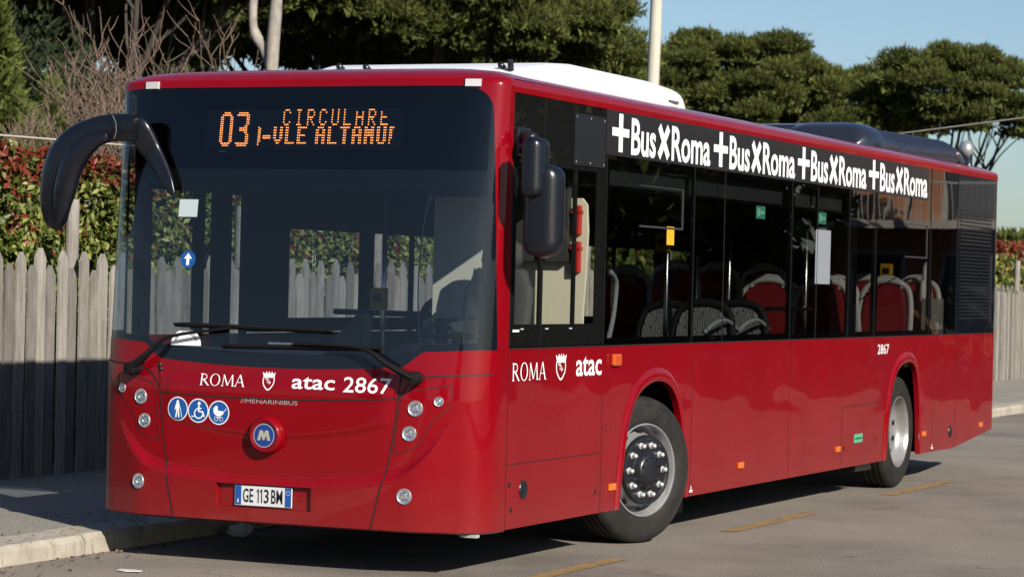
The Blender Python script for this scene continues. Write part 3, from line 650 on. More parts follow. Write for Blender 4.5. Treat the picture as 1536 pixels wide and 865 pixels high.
for sd in (1, -1):
    mb = MB(); rows = []
    for t in np.linspace(0, 1, 14): rows.append([(sd*X, y, zlow(y)+(ZBELT-zlow(y))*t) for y in ys_])
    mb.grid(rows)
    mb.grid([[(sd*(X-.025*k), y, zlow(y)+.004*k) for y in ys_] for k in (0, 1)])     # returned lower edge
    mb.build('side_panel', M['red_side'], bus, smooth=True, merge=.0003, angle=40)
    # rail above the windows
    mb = MB(); mb.grid([[(sd*x, y, z) for y in (YS, 3, 6, 9, YR-.08)] for x, z in ((X, 2.757), (X, 2.78), (X, 2.802), (X-.002, 2.810), (X-.007, 2.820), (X-.016, 2.830), (X-.035, 2.838))])
    mb.build('roof_rail', M['red'], bus, smooth=True)
    # wheel arch flares
    for A in (AS1, AS2):
        n = len(A); rows = []
        for off, h in ((-.0, .012), (.018, .020), (.042, .018), (.062, .010), (.078, -.002)):
            row = []
            for i, (a, b) in enumerate(A):
                p, q = A[max(i-1, 0)], A[min(i+1, n-1)]; L = math.hypot(q[0]-p[0], q[1]-p[1]); ny_, nz_ = -(q[1]-p[1])/L, (q[0]-p[0])/L
                k = .45+.55*min(1, max(0, (b-.3)/.6)); row.append((sd*(X+h), a+ny_*off*k*1.15, max(b+nz_*off*k*1.15, ZB)))
            rows.append(row)
        mb = MB(); mb.grid(rows); mb.grid([[(sd*(X+.012), a, max(b, ZB)) for a, b in A], [(sd*(X-.03), a, max(b, ZB)) for a, b in A]])
        mb.build('wheel_arch', M['red_side'], bus, smooth=True, angle=50)
# rear
mb = MB(); rows = []
pc = [(X*sg if k == 0 else 0, 0) for sg in (1,) for k in (0,)]
def rear_ring(z, inset=0):
    P = []
    for k in range(9): th = PI/2*k/8; P.append((X-.10+(.10-inset)*math.cos(th), YR-.10+(.10-inset)*math.sin(th), z))
    return P + [(-x, y, z) for x, y, z in P[::-1]]
mb.grid([rear_ring(z) for z in (.39, .8, ZBELT-.0)]); mb.grid([rear_ring(z, i) for z, i in ((2.757, 0), (2.79, 0), (2.815, .004), (2.830, .016), (2.838, .035))])
mb.build('rear_panel', M['red_side'], bus, smooth=True, merge=.0005, angle=50)
mb = MB(); mb.grid([rear_ring(z, .002) for z in (ZBELT, 2.0, 2.757)]); mb.build('rear_window', M['frit'], bus, smooth=True, merge=.0005, angle=50)
# roof
cont = [nose(s, 2.80) for s in cols]; cont = [(p[0]*.986, p[1]+.035) for p in cont]
ring0 = cont + [(X-.035, 3), (X-.035, 6), (X-.035, 9)] + [(p[0], p[1]) for p in rear_ring(0, .035)] + [(-X+.035, 9), (-X+.035, 6), (-X+.035, 3)]
rows = []
for k, (sc, z) in enumerate(((1, 2.836), (.97, 2.856), (.9, 2.882), (.75, 2.905), (.4, 2.92), (.0, 2.922))):
    rows.append([(x*sc, 6.0+(y-6.0)*(1-(1-sc)*.18) if sc > 0 else 6.0+(y-6.0)*.8, z) for x, y in ring0+ring0[:1]])
mb = MB(); mb.grid(rows); mb.build('roof', M['red'], bus, smooth=True)

# ---- helpers on side and nose
def sx_(y, z, off=.0025): return (X+off, y, z)
def ribbon(mb_, pts, w_, fn):
    """thin strip along 2-D points, mapped"""
    n = len(pts); L, R = [], []
    for i, (a, b) in enumerate(pts):
        p, q = pts[max(i-1, 0)], pts[min(i+1, n-1)]; l = math.hypot(q[0]-p[0], q[1]-p[1]) or 1; na, nb = -(q[1]-p[1])/l*w_/2, (q[0]-p[0])/l*w_/2
        L.append(fn(a+na, b+nb)); R.append(fn(a-na, b-nb))
    mb_.grid([L, R])
def dens(P, st=.03):
    out = []
    for (a, b), (c, d) in zip(P[:-1], P[1:]):
        k = max(1, int(math.hypot(c-a, d-b)/st)); out += [(a+(c-a)*i/k, b+(d-b)*i/k) for i in range(k)]
    return out+[P[-1]]
# panel gaps on the nose
gp = MB(); on = lambda a, b: nx(a, b, .0022)
for sg in (1, -1):
    ox = -.02 if sg < 0 else 0
    ribbon(gp, dens(smooth2([(sg*.792+ox*.5, 1.165), (sg*.785, 1.05), (sg*.768, .88), (sg*.742, .70), (sg*.700, .50), (sg*.645, .265)])), .009, on)
    ribbon(gp, dens(smooth2([(sg*.79, 1.012), (sg*.83, 1.075), (sg*.90, 1.125), (sg*1.02, 1.140), (sg*1.15, 1.148), (sg*1.262, 1.155)])), .009, on)
ribbon(gp, dens([(-.79, .985), (-.4, .975), (0, .972), (.4, .982), (.79, 1.006)]), .009, on)
gp.build('nose_panel_gap', M['gap'], bus)
gp = MB(); on = lambda a, b: nx(a, b, .0018)
pod = [(.770, .705), (.83, .712), (.885, .728), (.93, .765), (.96, .825), (.995, .885), (1.06, .94), (1.09, .975), (1.098, 1.03), (1.088, 1.085), (1.0, 1.075), (.86, 1.045), (.815, 1.02), (.800, .95), (.770, .705)]
for sg in (1, -1):
    gp = MB(); ribbon(gp, dens(smooth2([(sg*a-.01, b) for a, b in pod], 3)), .0045, on); gp.build('lamp_panel_gap', M['gap'], bus)
# side gaps
gp = MB()
for y, z0, z1 in ((YS+.004, .262, 2.757), (1.85, .262, 1.0), (3.455, .27, 1.298), (5.56, .27, 1.298), (6.90, .27, .75), (9.62, .27, 1.298), (10.42, .275, 1.298)): ribbon(gp, dens([(y, z0), (y, z1)], .2), .0045, lambda a, b: sx_(a, b, .0018))
ribbon(gp, [(.42, .637), (1.85, .638)], .005, sx_); ribbon(gp, [(6.90, .75), (8.0, .757)], .005, sx_); ribbon(gp, [(YS, 1.296), (YR-.1, 1.302)], .007, sx_)
gp.build('side_panel_gap', M['gap'], bus)

# ---- side glass
panes = [.425, .87, 1.845, 3.42, 4.03, 5.53, 6.16, 7.0, 7.74, 9.44, 10.36]
for sd in (1, -1):
    for i, (a, b) in enumerate(zip(panes[:-1], panes[1:])):
        if sd < 0 and i in (0, 1): continue
        a2 = a; mb = MB(); mb.grid([[(sd*(X-.003), a2+.004, z), (sd*(X-.003), b-.004, z)] for z in (1.306, 2.755)])
        mb.build('side_window', (M['cab_glass'] if i < 2 else M['side_glass'] if i < 5 else M['rear_glass']) if sd > 0 else M['clear_glass'], bus)
    # black printed borders and pillars behind the glass
    mb = MB(); xx = sd*(X-.010)
    strips = [(.425, .50, 1.306, 2.755), (1.70, 1.90, 1.306, 2.755), (3.38, 3.46, 1.306, 2.755), (5.46, 5.60, 1.306, 2.755), (6.13, 6.19, 1.306, 2.755), (6.96, 7.24, 1.306, 2.755), (7.66, 7.83, 1.306, 2.755), (9.38, 9.52, 1.306, 2.755), (10.16, 10.42, 1.306, 2.755),
              (.50, 1.70, 1.306, 1.435), (.50, 1.70, 2.36, 2.755), (1.90, 9.38, 1.306, 1.345), (9.38, 10.3, 1.306, 1.345), (1.90, 10.2, 2.44, 2.755), (1.345, 1.385, 1.42, 2.40), (.84, .89, 1.42, 2.4)]
    if sd < 0:
        strips = [(1.80, 2.42, 1.306, 2.755), (3.45, 3.68, 1.306, 2.755), (4.25, 4.33, 1.3, 2.755), (5.35, 5.75, 1.3, 2.755), (7.0, 7.5, 1.306, 2.755), (9.3, 9.7, 1.306, 2.755), (10.16, 10.42, 1.306, 2.755), (2.4, 10.3, 2.0, 2.755), (2.42, 10.3, 1.306, 1.40)]
    for k, (a, b, c, d) in enumerate(strips): mb.box(xx-.004-.0003*k, xx+.002+.0003*k, a, b, c, d)
    mb.build('window_pillar', M['matt_black'], bus)
    mb = MB(); mb.box(min(sd*(X-.004), sd*(X-.03)), max(sd*(X-.004), sd*(X-.03)), 10.362, YR-.098, 1.306, 2.755); mb.build('engine_louvre_panel', M['frit'], bus)
mb = MB()
for k in range(17): mb.box(X-.003, X+.004, 10.46, 11.6, 2.12+k*.034, 2.135+k*.034) if 2.12+k*.034 < 2.44 else None
for k in range(20): mb.box(X-.003, X+.004, 10.46, 11.55, 1.44+k*.032, 1.45+k*.032)
mb.box(X-.003, X+.002, 10.42, 11.62, 2.086, 2.094); mb.build('louvre', M['black'], bus)
mb = MB(); mb.box(X-.003, X+.006, 11.58, 11.66, 1.40, 2.05); mb.build('louvre_latch', M['black'], bus)
# thin frames: hopper windows
for (a, b, c, d) in ((2.42, 3.20, 2.06, 2.31), (8.63, 9.32, 1.98, 2.25)):
    mb = MB()
    for q, (e, f, g_, h) in enumerate(((a, b, c-.012, c), (b-.012, b, c, d), (a, b, d, d+.006))): mb.box(X-.003, X+.003+.0005*q, e, f, g_, h)
    mb.build('hopper_frame', plain('hopper_grey', (.035, .036, .038), .5), bus)
for y in panes[1:-1]+[10.36]:
    gl = MB(); gl.box(X-.0035, X+.0006, y-.0045, y+.0045, 1.305, 2.756); gl.build('window_seal', M['rubber'], bus)
# dotted black vent plate near the front
mb = MB(); mb.box(X-.002, X+.002, 1.315, 1.80, 2.39, 2.70); mb.build('dark_plate', M['black'], bus)
mb = MB()
for z in (2.41, 2.68):
    for y in (1.34, 1.56, 1.78): mb = MB(); mb.box(X+.002, X+.004, y-.006, y+.006, z-.006, z+.006); mb.build('plate_screw', M['silver'], bus)
# banner and its lettering
mb = MB(); mb.box(X-.001, X+.0035, 1.81, 9.31, 2.478, 2.7565); ban = mb.build('banner', M['banner'], bus)
lt = MB(); bf = lambda a, b: (X+.0055, a, b)
ZL, ZH = 2.507, 2.690
def banner_word(y0_):
    # plus, Bus, multiplication sign, Roma, measured along the side
    def bar(a0, b0, a1, b1, w_): ribbon(lt, [(a0, b0), (a1, b1)], w_, bf)
    bar(y0_+.145, 2.503, y0_+.145, 2.742, .068); lt.add([(X+.0058, y0_+a, b) for a, b in ((0, 2.652), (.285, 2.652), (.285, 2.600), (0, 2.600))], [(0, 1, 2, 3)])
    put_text(lt, 'Bus', y0_+.325, y0_+.755, 2.494, 2.729, bf, .021)
    bar(y0_+.815, 2.512, y0_+.985, 2.708, .060); ribbon(lt, [(y0_+.985, 2.512), (y0_+.815, 2.708)], .060, lambda a, b: (X+.0059, a, b))
    put_text(lt, 'Roma', y0_+1.045, y0_+1.79, 2.494, 2.725, bf, .021)
for y in (1.897, 3.755, 5.61, 7.47): banner_word(y)
lt.build('lettering', M['white'], ban, recalc=False)

# ---- lettering on nose and side
SER = {}
def roma(mb_, u0, u1, v0, v1, fn):
    """serif capitals R O M A drawn with thick and thin strokes in a 4.1 x 1 box"""
    fx = lambda a, b, o: fn(u0+a/4.12*(u1-u0), v0+b*(v1-v0), .002+o*.0004)
    k = [0]
    def st(P, w_):
        k[0] += 1; o = k[0]; ribbon(mb_, P, w_, lambda a, b: fx(a, b, o))
    def ser(a, b, w_=.24): st([(a-w_/2, b), (a+w_/2, b)], .05)
    arc = lambda cx, cy, rx, ry, a0, a1, n=14: [(cx+rx*math.cos(math.radians(a0+(a1-a0)*i/n)), cy+ry*math.sin(math.radians(a0+(a1-a0)*i/n))) for i in range(n+1)]
    st([(.14, .02), (.14, .98)], .12); ser(.14, .025); ser(.12, .975, .2)
    st([(.14, .95), (.34, .95)]+arc(.36, .73, .24, .22, 90, -90)+[(.14, .51)], .07); st([(.33, .5), (.78, .02)], .12); ser(.80, .025, .16)
    # O with thick flanks
    n = 40; A = [(1.40+.46*math.cos(2*PI*i/n), .5+.52*math.sin(2*PI*i/n)) for i in range(n+1)]; B = [(1.40+.34*math.cos(2*PI*i/n), .5+.475*math.sin(2*PI*i/n)) for i in range(n+1)]
    mb_.grid([[fx(a, b, 9) for a, b in A], [fx(a, b, 9) for a, b in B]])
    st([(2.10, .02), (2.19, .98)], .055); st([(2.17, .97), (2.57, .06)], .12); st([(2.57, .06), (2.94, .97)], .055); st([(2.95, .98), (3.04, .02)], .12); ser(2.1, .025, .22); ser(3.05, .025, .24)
    st([(3.30, .02), (3.64, .98)], .055); st([(3.66, 1.0), (4.02, .02)], .125); st([(3.42, .36), (3.87, .36)], .05); ser(3.29, .025, .2); ser(4.02, .025, .22)
def crest(mb_, u0, u1, v0, v1, fn):
    f = lambda a, b, o=0: fn(u0+a*(u1-u0), v0+b*(v1-v0), .002+o*.0004)
    sh = smooth2([(.10, .68), (.08, .45), (.18, .22), (.5, .0), (.82, .22), (.92, .45), (.90, .68)], 4)
    sh = sh + [(.10, .68)]; ribbon(mb_, sh, .07, lambda a, b: f(a, b, 0))
    cr = [(.08, .70), (.92, .70), (1.0, .95), (.80, .84), (.72, .99), (.60, .84), (.5, 1.0), (.40, .84), (.28, .99), (.20, .84), (.0, .95)]
    mb_.poly(cr, lambda a, b: f(a, b, 2))
    vs, fs = text_mesh('SPQR', .01); xs = [a for a, b in vs]; mx = max(xs)
    c, s_ = math.cos(-.95), math.sin(-.95)
    mb_.add([f(.20+((a/mx*.62)*c-(b*.30)*s_)*1.0, .60+((a/mx*.62)*s_+(b*.30)*c)*.62, 1) for a, b in vs], fs)
fnN = lambda a, b, o=.002: nx(a, b, o)
fnS = lambda a, b, o=.002: (X+o, a, b)
t_ = MB(); roma(t_, -.500, -.198, 1.036, 1.104, fnN); t_.build('roma_lettering', M['white'], bus, recalc=False)
t_ = MB(); crest(t_, -.088, -.003, 1.025, 1.133, fnN); t_.build('crest', M['white'], bus, recalc=False)
t_ = MB(); put_text(t_, 'atac', .108, .385, 1.038, 1.108, fnN, .012); t_.build('atac_lettering', M['white'], bus, recalc=False)
t_ = MB(); put_text(t_, '2867', .440, .737, 1.030, 1.118, fnN, .006); t_.build('fleet_number', M['white'], bus, recalc=False)
t_ = MB(); put_text(t_, '//MENARINIBUS', -.221, .152, .944, .968, fnN, -.006); t_.build('maker_lettering', M['lettergrey'], bus, recalc=False)
t_ = MB(); roma(t_, .47, .945, 1.112, 1.215, fnS); t_.build('roma_lettering', M['white'], bus, recalc=False)
t_ = MB(); crest(t_, 1.10, 1.262, 1.105, 1.262, fnS); t_.build('crest', M['white'], bus, recalc=False)
t_ = MB(); put_text(t_, 'atac', 1.415, 1.822, 1.118, 1.236, fnS, .014); t_.build('atac_lettering', M['white'], bus, recalc=False)
t_ = MB(); put_text(t_, '2867', 7.86, 8.19, 1.155, 1.236, fnS, .006); t_.build('fleet_number', M['white'], bus, recalc=False)
def disc(mb_, u, v, r, fn, off, n=28, su=1.0): mb_.poly([(u+su*r*math.cos(2*PI*i/n), v+r*math.sin(2*PI*i/n)) for i in range(n)], lambda a, b: fn(a, b, off))
# pictograms
for k, (u, v) in enumerate(((-.644, .892), (-.503, .887), (-.364, .881))):
    wmb = MB(); disc(wmb, u, v, .070, fnN, .002, 40); ic = wmb.build('pictogram_disc', M['white'], bus, recalc=False)
    b_ = MB(); disc(b_, u, v, .064, fnN, .0026, 40); b_.build('blue_field', M['blue'], ic, recalc=False)
    p_ = MB(); cnt = [0]
    def L(P, w_):
        cnt[0] += 1; o = .003+.0002*cnt[0]; ribbon(p_, [(u+a, v+b) for a, b in P], w_, lambda a, b: fnN(a, b, o))
    def D(a, b, r):
        cnt[0] += 1; disc(p_, u+a, v+b, r, fnN, .003+.0002*cnt[0], 14)
    if k == 0: D(0, .042, .009); L([(0, .034), (0, -.005)], .022); L([(-.003, 0), (-.012, -.05)], .009); L([(.004, 0), (.010, -.05)], .009); L([(-.010, .026), (-.018, -.006)], .006); L([(.010, .026), (.020, .0), (.030, -.048)], .004)
    elif k == 1:
        D(.006, .042, .010); L([(.004, .030), (.004, -.004), (.030, -.006), (.040, -.034)], .011); L([(.004, .014), (.022, .012)], .007)
        L([(.004+.028*math.cos(math.radians(a)), -.016+.028*math.sin(math.radians(a))) for a in range(100, 345, 15)], .007); L([(-.045, -.034), (-.025, -.034), (-.02, -.02)], .006)
    else:
        p_.poly([(-.036+u, .006+v), (-.036+u, .022+v), (-.026+u, .036+v), (-.008+u, .040+v), (-.006+u, .012+v), (.036+u, .008+v), (.028+u, -.010+v), (.008+u, -.020+v), (-.016+u, -.018+v), (-.030+u, -.008+v)], lambda a, b: fnN(a, b, .0031))
        L([(.036, .008), (.050, .024)], .004)
        for cx in (-.016, .016): L([(cx+.012*math.cos(2*PI*i/14), -.036+.012*math.sin(2*PI*i/14)) for i in range(15)], .0025)
        L([(-.012, -.018), (.014, -.034)], .0025); L([(.014, -.018), (-.014, -.034)], .0025)
    p_.build('pictogram', M['white'], ic, recalc=False)
# maker's round badge
def lathe_on_nose(x, z, prof, n=40, tilt=True):
    b = Vector(nx(x, z, 0)); e = .01; tx = (Vector(nx(x+e, z, 0))-Vector(nx(x-e, z, 0))).normalized(); tz = (Vector(nx(x, z+e, 0))-Vector(nx(x, z-e, 0))).normalized() if z > 1.3 else Vector((0, 0, 1)); nn = tx.cross(tz).normalized()
    if nn.y > 0: nn = -nn
    m = MB(); vs = [b+nn*a+tx*r*math.cos(2*PI*k/n)+tz*r*math.sin(2*PI*k/n) for a, r in prof for k in range(n)]
    m.add(vs, [(i*n+k, i*n+(k+1) % n, (i+1)*n+(k+1) % n, (i+1)*n+k) for i in range(len(prof)-1) for k in range(n)]); return m, b, nn, tx, tz
bz = .765; bx = -.037
m, b0, n0, tx0, tz0 = lathe_on_nose(bx, bz, [(-.02, .112), (.030, .108), (.046, .098), (.052, .088), (.048, .078), (.043, .073), (.043, 0)])
m.build('round_boss', M['red'], bus, smooth=True, angle=50)
m, *_ = lathe_on_nose(bx, bz, [(.0435, .071), (.047, .070), (.047, 0)]); bd = m.build('maker_badge', M['blue_badge'], bus, smooth=True, angle=40)
bm_ = MB(); mp = [(-.042, -.028), (-.026, .030), (-.008, .030), (.0, .004), (.010, .030), (.028, .030), (.042, -.028), (.024, -.028), (.016, .004), (.004, -.026), (-.006, -.026), (-.016, .004), (-.024, -.028)]
bm_.prism(mp, lambda a, b: b0+n0*.0472+tx0*a*1.0+tz0*b, lambda a, b: b0+n0*.0500+tx0*a+tz0*b); bm_.build('letter_m', M['badge_m'], bd)
rg2 = MB(); ribbon(rg2, [(.066*math.cos(2*PI*i/48), .066*math.sin(2*PI*i/48)) for i in range(49)], .005, lambda a, b: b0+n0*.0478+tx0*a+tz0*b); rg2.build('badge_rim', M['badge_m'], bd)
# number plate
yp = -.012
mb = MB(); mb.box(-.240, .135, yp-.008, yp, .356, .472); pl = mb.build('number_plate', M['plate'], bus, bevel=.002)
mb = MB(); mb.box(-.236, -.196, yp-.0092, yp-.0082, .360, .468); mb.box(.091, .131, yp-.0092, yp-.0082, .360, .468); mb.build('blue_band', M['blue'], pl)
mb = MB(); pf = lambda a, b: (a, yp-.0098, b); put_text(mb, 'GE', -.184, -.116, .375, .455, pf, .012); 
mb.build('registration_text', M['ink'], pl, recalc=False)
mb = MB(); put_text(mb, '3', -.046, -.014, .375, .455, pf, .012); put_text(mb, 'BM', .002, .076, .375, .455, pf, .012)
for x_ in (-.086, -.064): mb.add([pf(x_+a, b) for a, b in ((0, .375), (.0065, .375), (.0065, .455), (.001, .455), (-.008, .443), (-.008, .433), (0, .441))], [(0, 1, 2, 6), (2, 3, 4, 6), (4, 5, 6)])
mb.build('registration_number', M['ink'], pl, recalc=False)
mb = MB(); put_text(mb, 'I', -.221, -.212, .372, .392, pf, .01); ribbon(mb, [(.111+.012*math.cos(i*PI/8), .44+.012*math.sin(i*PI/8)) for i in range(17)], .002, pf); ribbon(mb, [(-.106, .416), (-.100, .416)], .006, pf); mb.build('band_marks', M['plate'], pl, recalc=False)
# lamps on the nose
def nose_lamp(x, z, r, name='headlight'):
    m, b, n_, tx, tz = lathe_on_nose(x, z, [(.0, r*1.12), (.006, r*1.11), (.008, r*1.07), (.006, r*1.02), (.004, r)]); o = m.build(name, M['silver'], bus, smooth=True)
    m, *_ = lathe_on_nose(x, z, [(.0045, r*1.02), (.001, r*.8), (-.0005, r*.5), (.003, r*.42), (.001, r*.2), (.0035, 0)]); 
    m.build('reflector', M['reflector'], o, smooth=True)
    m, *_ = lathe_on_nose(x, z, [(.006, r*1.0), (.011, r*.7), (.013, r*.3), (.0132, 0)], 24); m.build('lens', M['lens'], o, smooth=True)
    m = MB()
    for k in range(6):
        a = 2*PI*k/6+.3; c = b+n_*.0045+(tx*math.cos(a)+tz*math.sin(a))*r*.62; m.obox(c, tx*.006*math.cos(a)+tz*.006*math.sin(a), (-tx*math.sin(a)+tz*math.cos(a))*.0035, n_*.001)
    m.build('lamp_facet', M['chrome'], o)
for (x, z, r) in ((.885, .955, .040), (.853, .813, .038), (.847, .462, .040), (1.018, .998, .025), (-.918, .953, .040), (-.886, .813, .038), (-.90, .458, .040), (-1.067, .998, .025)): nose_lamp(x, z, r)
# clear marker lamps above the windscreen
for x in (-1.010, 1.095):
    mb = MB(); P = [nx(x+a, z, o) for z, o in ((2.775, .0), (2.778, .016), (2.818, .016), (2.822, .0)) for a in (-.045, 0, .045)]
    mb.add(P, [(i*3+k, i*3+k+1, (i+1)*3+k+1, (i+1)*3+k) for i in range(3) for k in range(2)]+[(0, 3, 6, 9), (2, 11, 8, 5)]); mb.build('marker_lamp', plain('clear_lamp_plastic', (.62, .6, .6), .2, 0, .5) if x < 0 else bpy.data.materials['clear_lamp_plastic'], bus)
mb = MB()
for (a, b) in ((1.06, 1.13),(-.045,-.03)): pass
# fine jets, bolts below the screen
for (x, z) in ((-.79, 1.145), (.80, 1.15), (-.78, 1.12)):
    m, *_ = lathe_on_nose(x, z, [(0, .012), (.008, .010), (.012, .004), (.012, 0)], 12); m.build('washer_jet', M['black'], bus, smooth=True)
mb = MB(); mb.box(1.12, 1.22, .15, .20, .238, .256); mb.build('towing_eye_cover', M['pale_in'], bus)

# destination display --------------------------------------------------
mb = MB(); gp_ = lambda x, z, o: (x, nose(a_of_x(x)*(1 if x >= 0 else -1), z)[1]+o, z)
mb.grid([[gp_(x, z, .05) for x in np.linspace(-.63, .655, 12)] for z in (2.415, 2.53, 2.655)]); ds = mb.build('destination_display', plain('display_board', (.11, .12, .17), .5), bus)
FONT5 = {'C': ["01110","10001","10000","10000","10000","10001","01110"], 'I': ["01110","00100","00100","00100","00100","00100","01110"], 'R': ["11110","10001","10001","11110","10100","10010","10001"], 'U': ["10001","10001","10001","10001","10001","10001","01110"],
 'L': ["10000","10000","10000","10000","10000","10000","11111"], 'A': ["01110","10001","10001","11111","10001","10001","10001"], 'E': ["11111","10000","10000","11110","10000","10000","11111"], 'V': ["10001","10001","10001","10001","10001","01010","00100"], 'T': ["11111","00100","00100","00100","00100","00100","00100"], 'M': ["10001","11011","10101","10101","10001","10001","10001"]}
dots = []
def dot(x, z): dots.append((x, z))
def bold_char(ch, x, z, pw, ph):
    g_ = FONT5[ch]
    for r in range(7):
        on_ = [g_[r][c] == '1' for c in range(5)]
        wide = [False]*6
        for c in range(5):
            if on_[c]: wide[c] = True; wide[c+1] = True
        for c in range(6):
            if wide[c]: dot(x+c*pw, z-r*ph)
# route number, tall double-stroke digits (11 x 19 dots)
def blk(rows, x, z, pw, ph):
    for r, row in enumerate(rows):
        for c, ch in enumerate(row):
            if ch == '1': dot(x+c*pw, z-r*ph)
zero = ["00111100","01111110"]+["11000011"]*1+["11000011"]*11+["01111110","00111100"]
three = ["01111110","11111111"]+["00000011"]*4+["00000110","00111110","00111110","00000110"]+["00000011"]*4+["11111111","01111110"]
blk(zero, -.535, 2.632, .0108, .0128); blk(three, -.425, 2.632, .0108, .0128)
xx_ = -.115
for ch in 'CIRCULARE':
    g_ = FONT5[ch]
    for r in range(7):
        for c in range(5):
            if g_[r][c] == '1' and not (ch == 'A' and r == 0) and not (ch == 'E' and r == 0): dot(xx_+c*.0098, 2.648-r*.0142)
    xx_ += .0795
xx_ = -.276
for r in range(8): dot(xx_+.0, 2.545-r*.0142); dot(xx_+.010, 2.538-r*.0142) if r < 6 else None
for c in range(5): dot(-.242+c*.0105, 2.496); dot(-.242+c*.0105, 2.484)
xx_ = -.172
for ch in 'VLE ALTAMU':
    if ch != ' ': bold_char(ch, xx_, 2.545, .0104, .0150)
    xx_ += .0792 if ch != ' ' else .042
for r in range(7): dot(xx_, 2.545-r*.0150); dot(xx_+.0104, 2.545-r*.0150) if r < 5 else None
dot(xx_+.022, 2.545)
mb = MB()
for x, z in dots:
    c = Vector(gp_(x, z, .047)); s_ = .0040; mb.add([c+Vector((s_*math.cos(a), 0, s_*math.sin(a))) for a in (0, PI/3, 2*PI/3, PI, 4*PI/3, 5*PI/3)], [(0, 1, 2, 3, 4, 5)])
mb.build('amber_dots', M['led'], ds, recalc=False)
mb = MB(); mb.box(-.535, -.49, .215, .222, 2.40, 2.413); mb.build('display_label', M['white'], ds)
# header box behind the top band
mb = MB(); mb.box(-1.16, 1.18, .42, .72, 2.22, 2.78); mb.build('header_box', M['matt_black'], bus)

# stickers on the windscreen ------------------------------------------
mb = MB(); mb.add([nx(a, b, .001) for a, b in ((-.745, 2.015), (-.615, 2.015), (-.615, 2.118), (-.745, 2.118))], [(0, 1, 2, 3)]); mb.build('pale_windscreen_sticker', M['stick_grey'], bus)
mb = MB(); disc(mb, -.652, 1.765, .052, fnN, .001, 30); st = mb.build('arrow_sticker', M['blue'], bus, recalc=False)
mb = MB(); mb.poly([(-.652+a, 1.765+b) for a, b in ((-.010, -.034), (.010, -.034), (.010, .004), (.028, .004), (0, .038), (-.028, .004), (-.010, .004))], lambda a, b: fnN(a, b, .0022)); mb.build('white_arrow', M['white'], st, recalc=False)
mb = MB(); n = 24; mb.poly([(-.62+.105*math.cos(PI*i/n), 1.262+.098*math.sin(PI*i/n)) for i in range(n+1)], lambda a, b: fnN(a, b, .0015)); st = mb.build('round_notice_sticker', M['white'], bus, recalc=False)
mb = MB(); word = 'NON UTILIZZARE'
for i, ch in enumerate(word):
    if ch == ' ': continue
    th = math.radians(160-(i+.5)*140/len(word)); cx, cz = -.62+.080*math.cos(th), 1.262+.075*math.sin(th); vs, fs = text_mesh(ch, .01); xs = [a for a, b in vs]; c0 = (min(xs)+max(xs))/2
    co, si = math.cos(th-PI/2), math.sin(th-PI/2); k = .021
    mb.add([fnN(cx+((a-c0)*k*.9)*co-((b-.35)*k)*si, cz+((a-c0)*k*.9)*si+((b-.35)*k)*co, .0024) for a, b in vs], fs)
mb.build('notice_text', M['ink'], st, recalc=False)

# wipers ----------------------------------------------------------------
def wiper(piv, elbow, tip, bl0, bl1, r0):
    P = [Vector(nx(*piv, .06)), Vector(nx((piv[0]*.55+elbow[0]*.45), piv[1]*.55+elbow[1]*.45, .07)), Vector(nx(*elbow, .06)), Vector(nx(*tip, .045))]
    mb = MB(); mb.tube(catmull(P, 6), [(r0*(1-.058*min(i, 13)), r0*.6*(1-.05*min(i, 13))) for i in range(19)], 10); arm = mb.build('wiper_arm', M['rubber'], bus, smooth=True, angle=50)
    m, *_ = lathe_on_nose(piv[0], piv[1], [(0, .04), (.05, .042), (.09, .034), (.095, 0)], 20); m.build('arm_pivot', M['rubber'], arm, smooth=True, angle=50)
    n = 14; c = [Vector(nx(bl0[0]+(bl1[0]-bl0[0])*i/n, bl0[1]+(bl1[1]-bl0[1])*i/n, .028)) for i in range(n+1)]
    mb = MB(); mb.tube(c, [.005]+[.013]*(n-1)+[.005], 6); bl = mb.build('wiper_blade', M['rubber'], bus)
    mb = MB(); c = [Vector(nx(bl0[0]+(bl1[0]-bl0[0])*i/n, bl0[1]-.012+(bl1[1]-bl0[1])*i/n, .010)) for i in range(n+1)]; mb.tube(c, .006, 4); mb.build('blade_rubber', M['matt_black'], bl)
wiper((-.955, 1.118), (-.70, 1.31), (-.30, 1.372), (-.70, 1.387), (.36, 1.375), .042)
wiper((.885, 1.125), (.55, 1.285), (.12, 1.295), (-.36, 1.27), (.66, 1.287), .042)

# mirrors ---------------------------------------------------------------
def oval_tube(mb_, pts, rad, n=28, pw=2.8):
    N = len(pts); vs = []
    for i, p_ in enumerate(pts):
        t = (pts[min(i+1, N-1)]-pts[max(i-1, 0)]).normalized(); b = Vector((0, -1, 0)); b = (b-t*b.dot(t)).normalized(); a = b.cross(t)
        for k in range(n):
            th = 2*PI*k/n; c, s_ = math.cos(th), math.sin(th); c = math.copysign(abs(c)**(2/pw), c); s_ = math.copysign(abs(s_)**(2/pw), s_)
            vs.append(p_+a*c*rad[i][0]+b*s_*rad[i][1])
    mb_.add(vs, [(i*n+k, i*n+(k+1) % n, (i+1)*n+(k+1) % n, (i+1)*n+k) for i in range(N-1) for k in range(n)]+[tuple(range(n))[::-1], tuple((N-1)*n+k for k in range(n))])
def pxm(P, y): return [Vector((-.93-(y+.13)*.5+(q[0]-200)*.00454-(q[3] if len(q) > 3 else 0)*.5, y+(q[3] if len(q) > 3 else 0), 2.529-(q[1]-190)*.00389)) for q in P]
def sweep_px(P, y, dep, name, par, pw=2.3, sub=6):
    c = catmull(pxm(P, y), sub); rr = np.interp(np.arange(len(c))/sub, range(len(P)), [q[2]/242 for q in P])
    mb_ = MB(); oval_tube(mb_, c, [(float(r), float(r)*dep) for r in rr], pw=pw); return mb_.build(name, M['mirror_black'], par, smooth=True, angle=70)
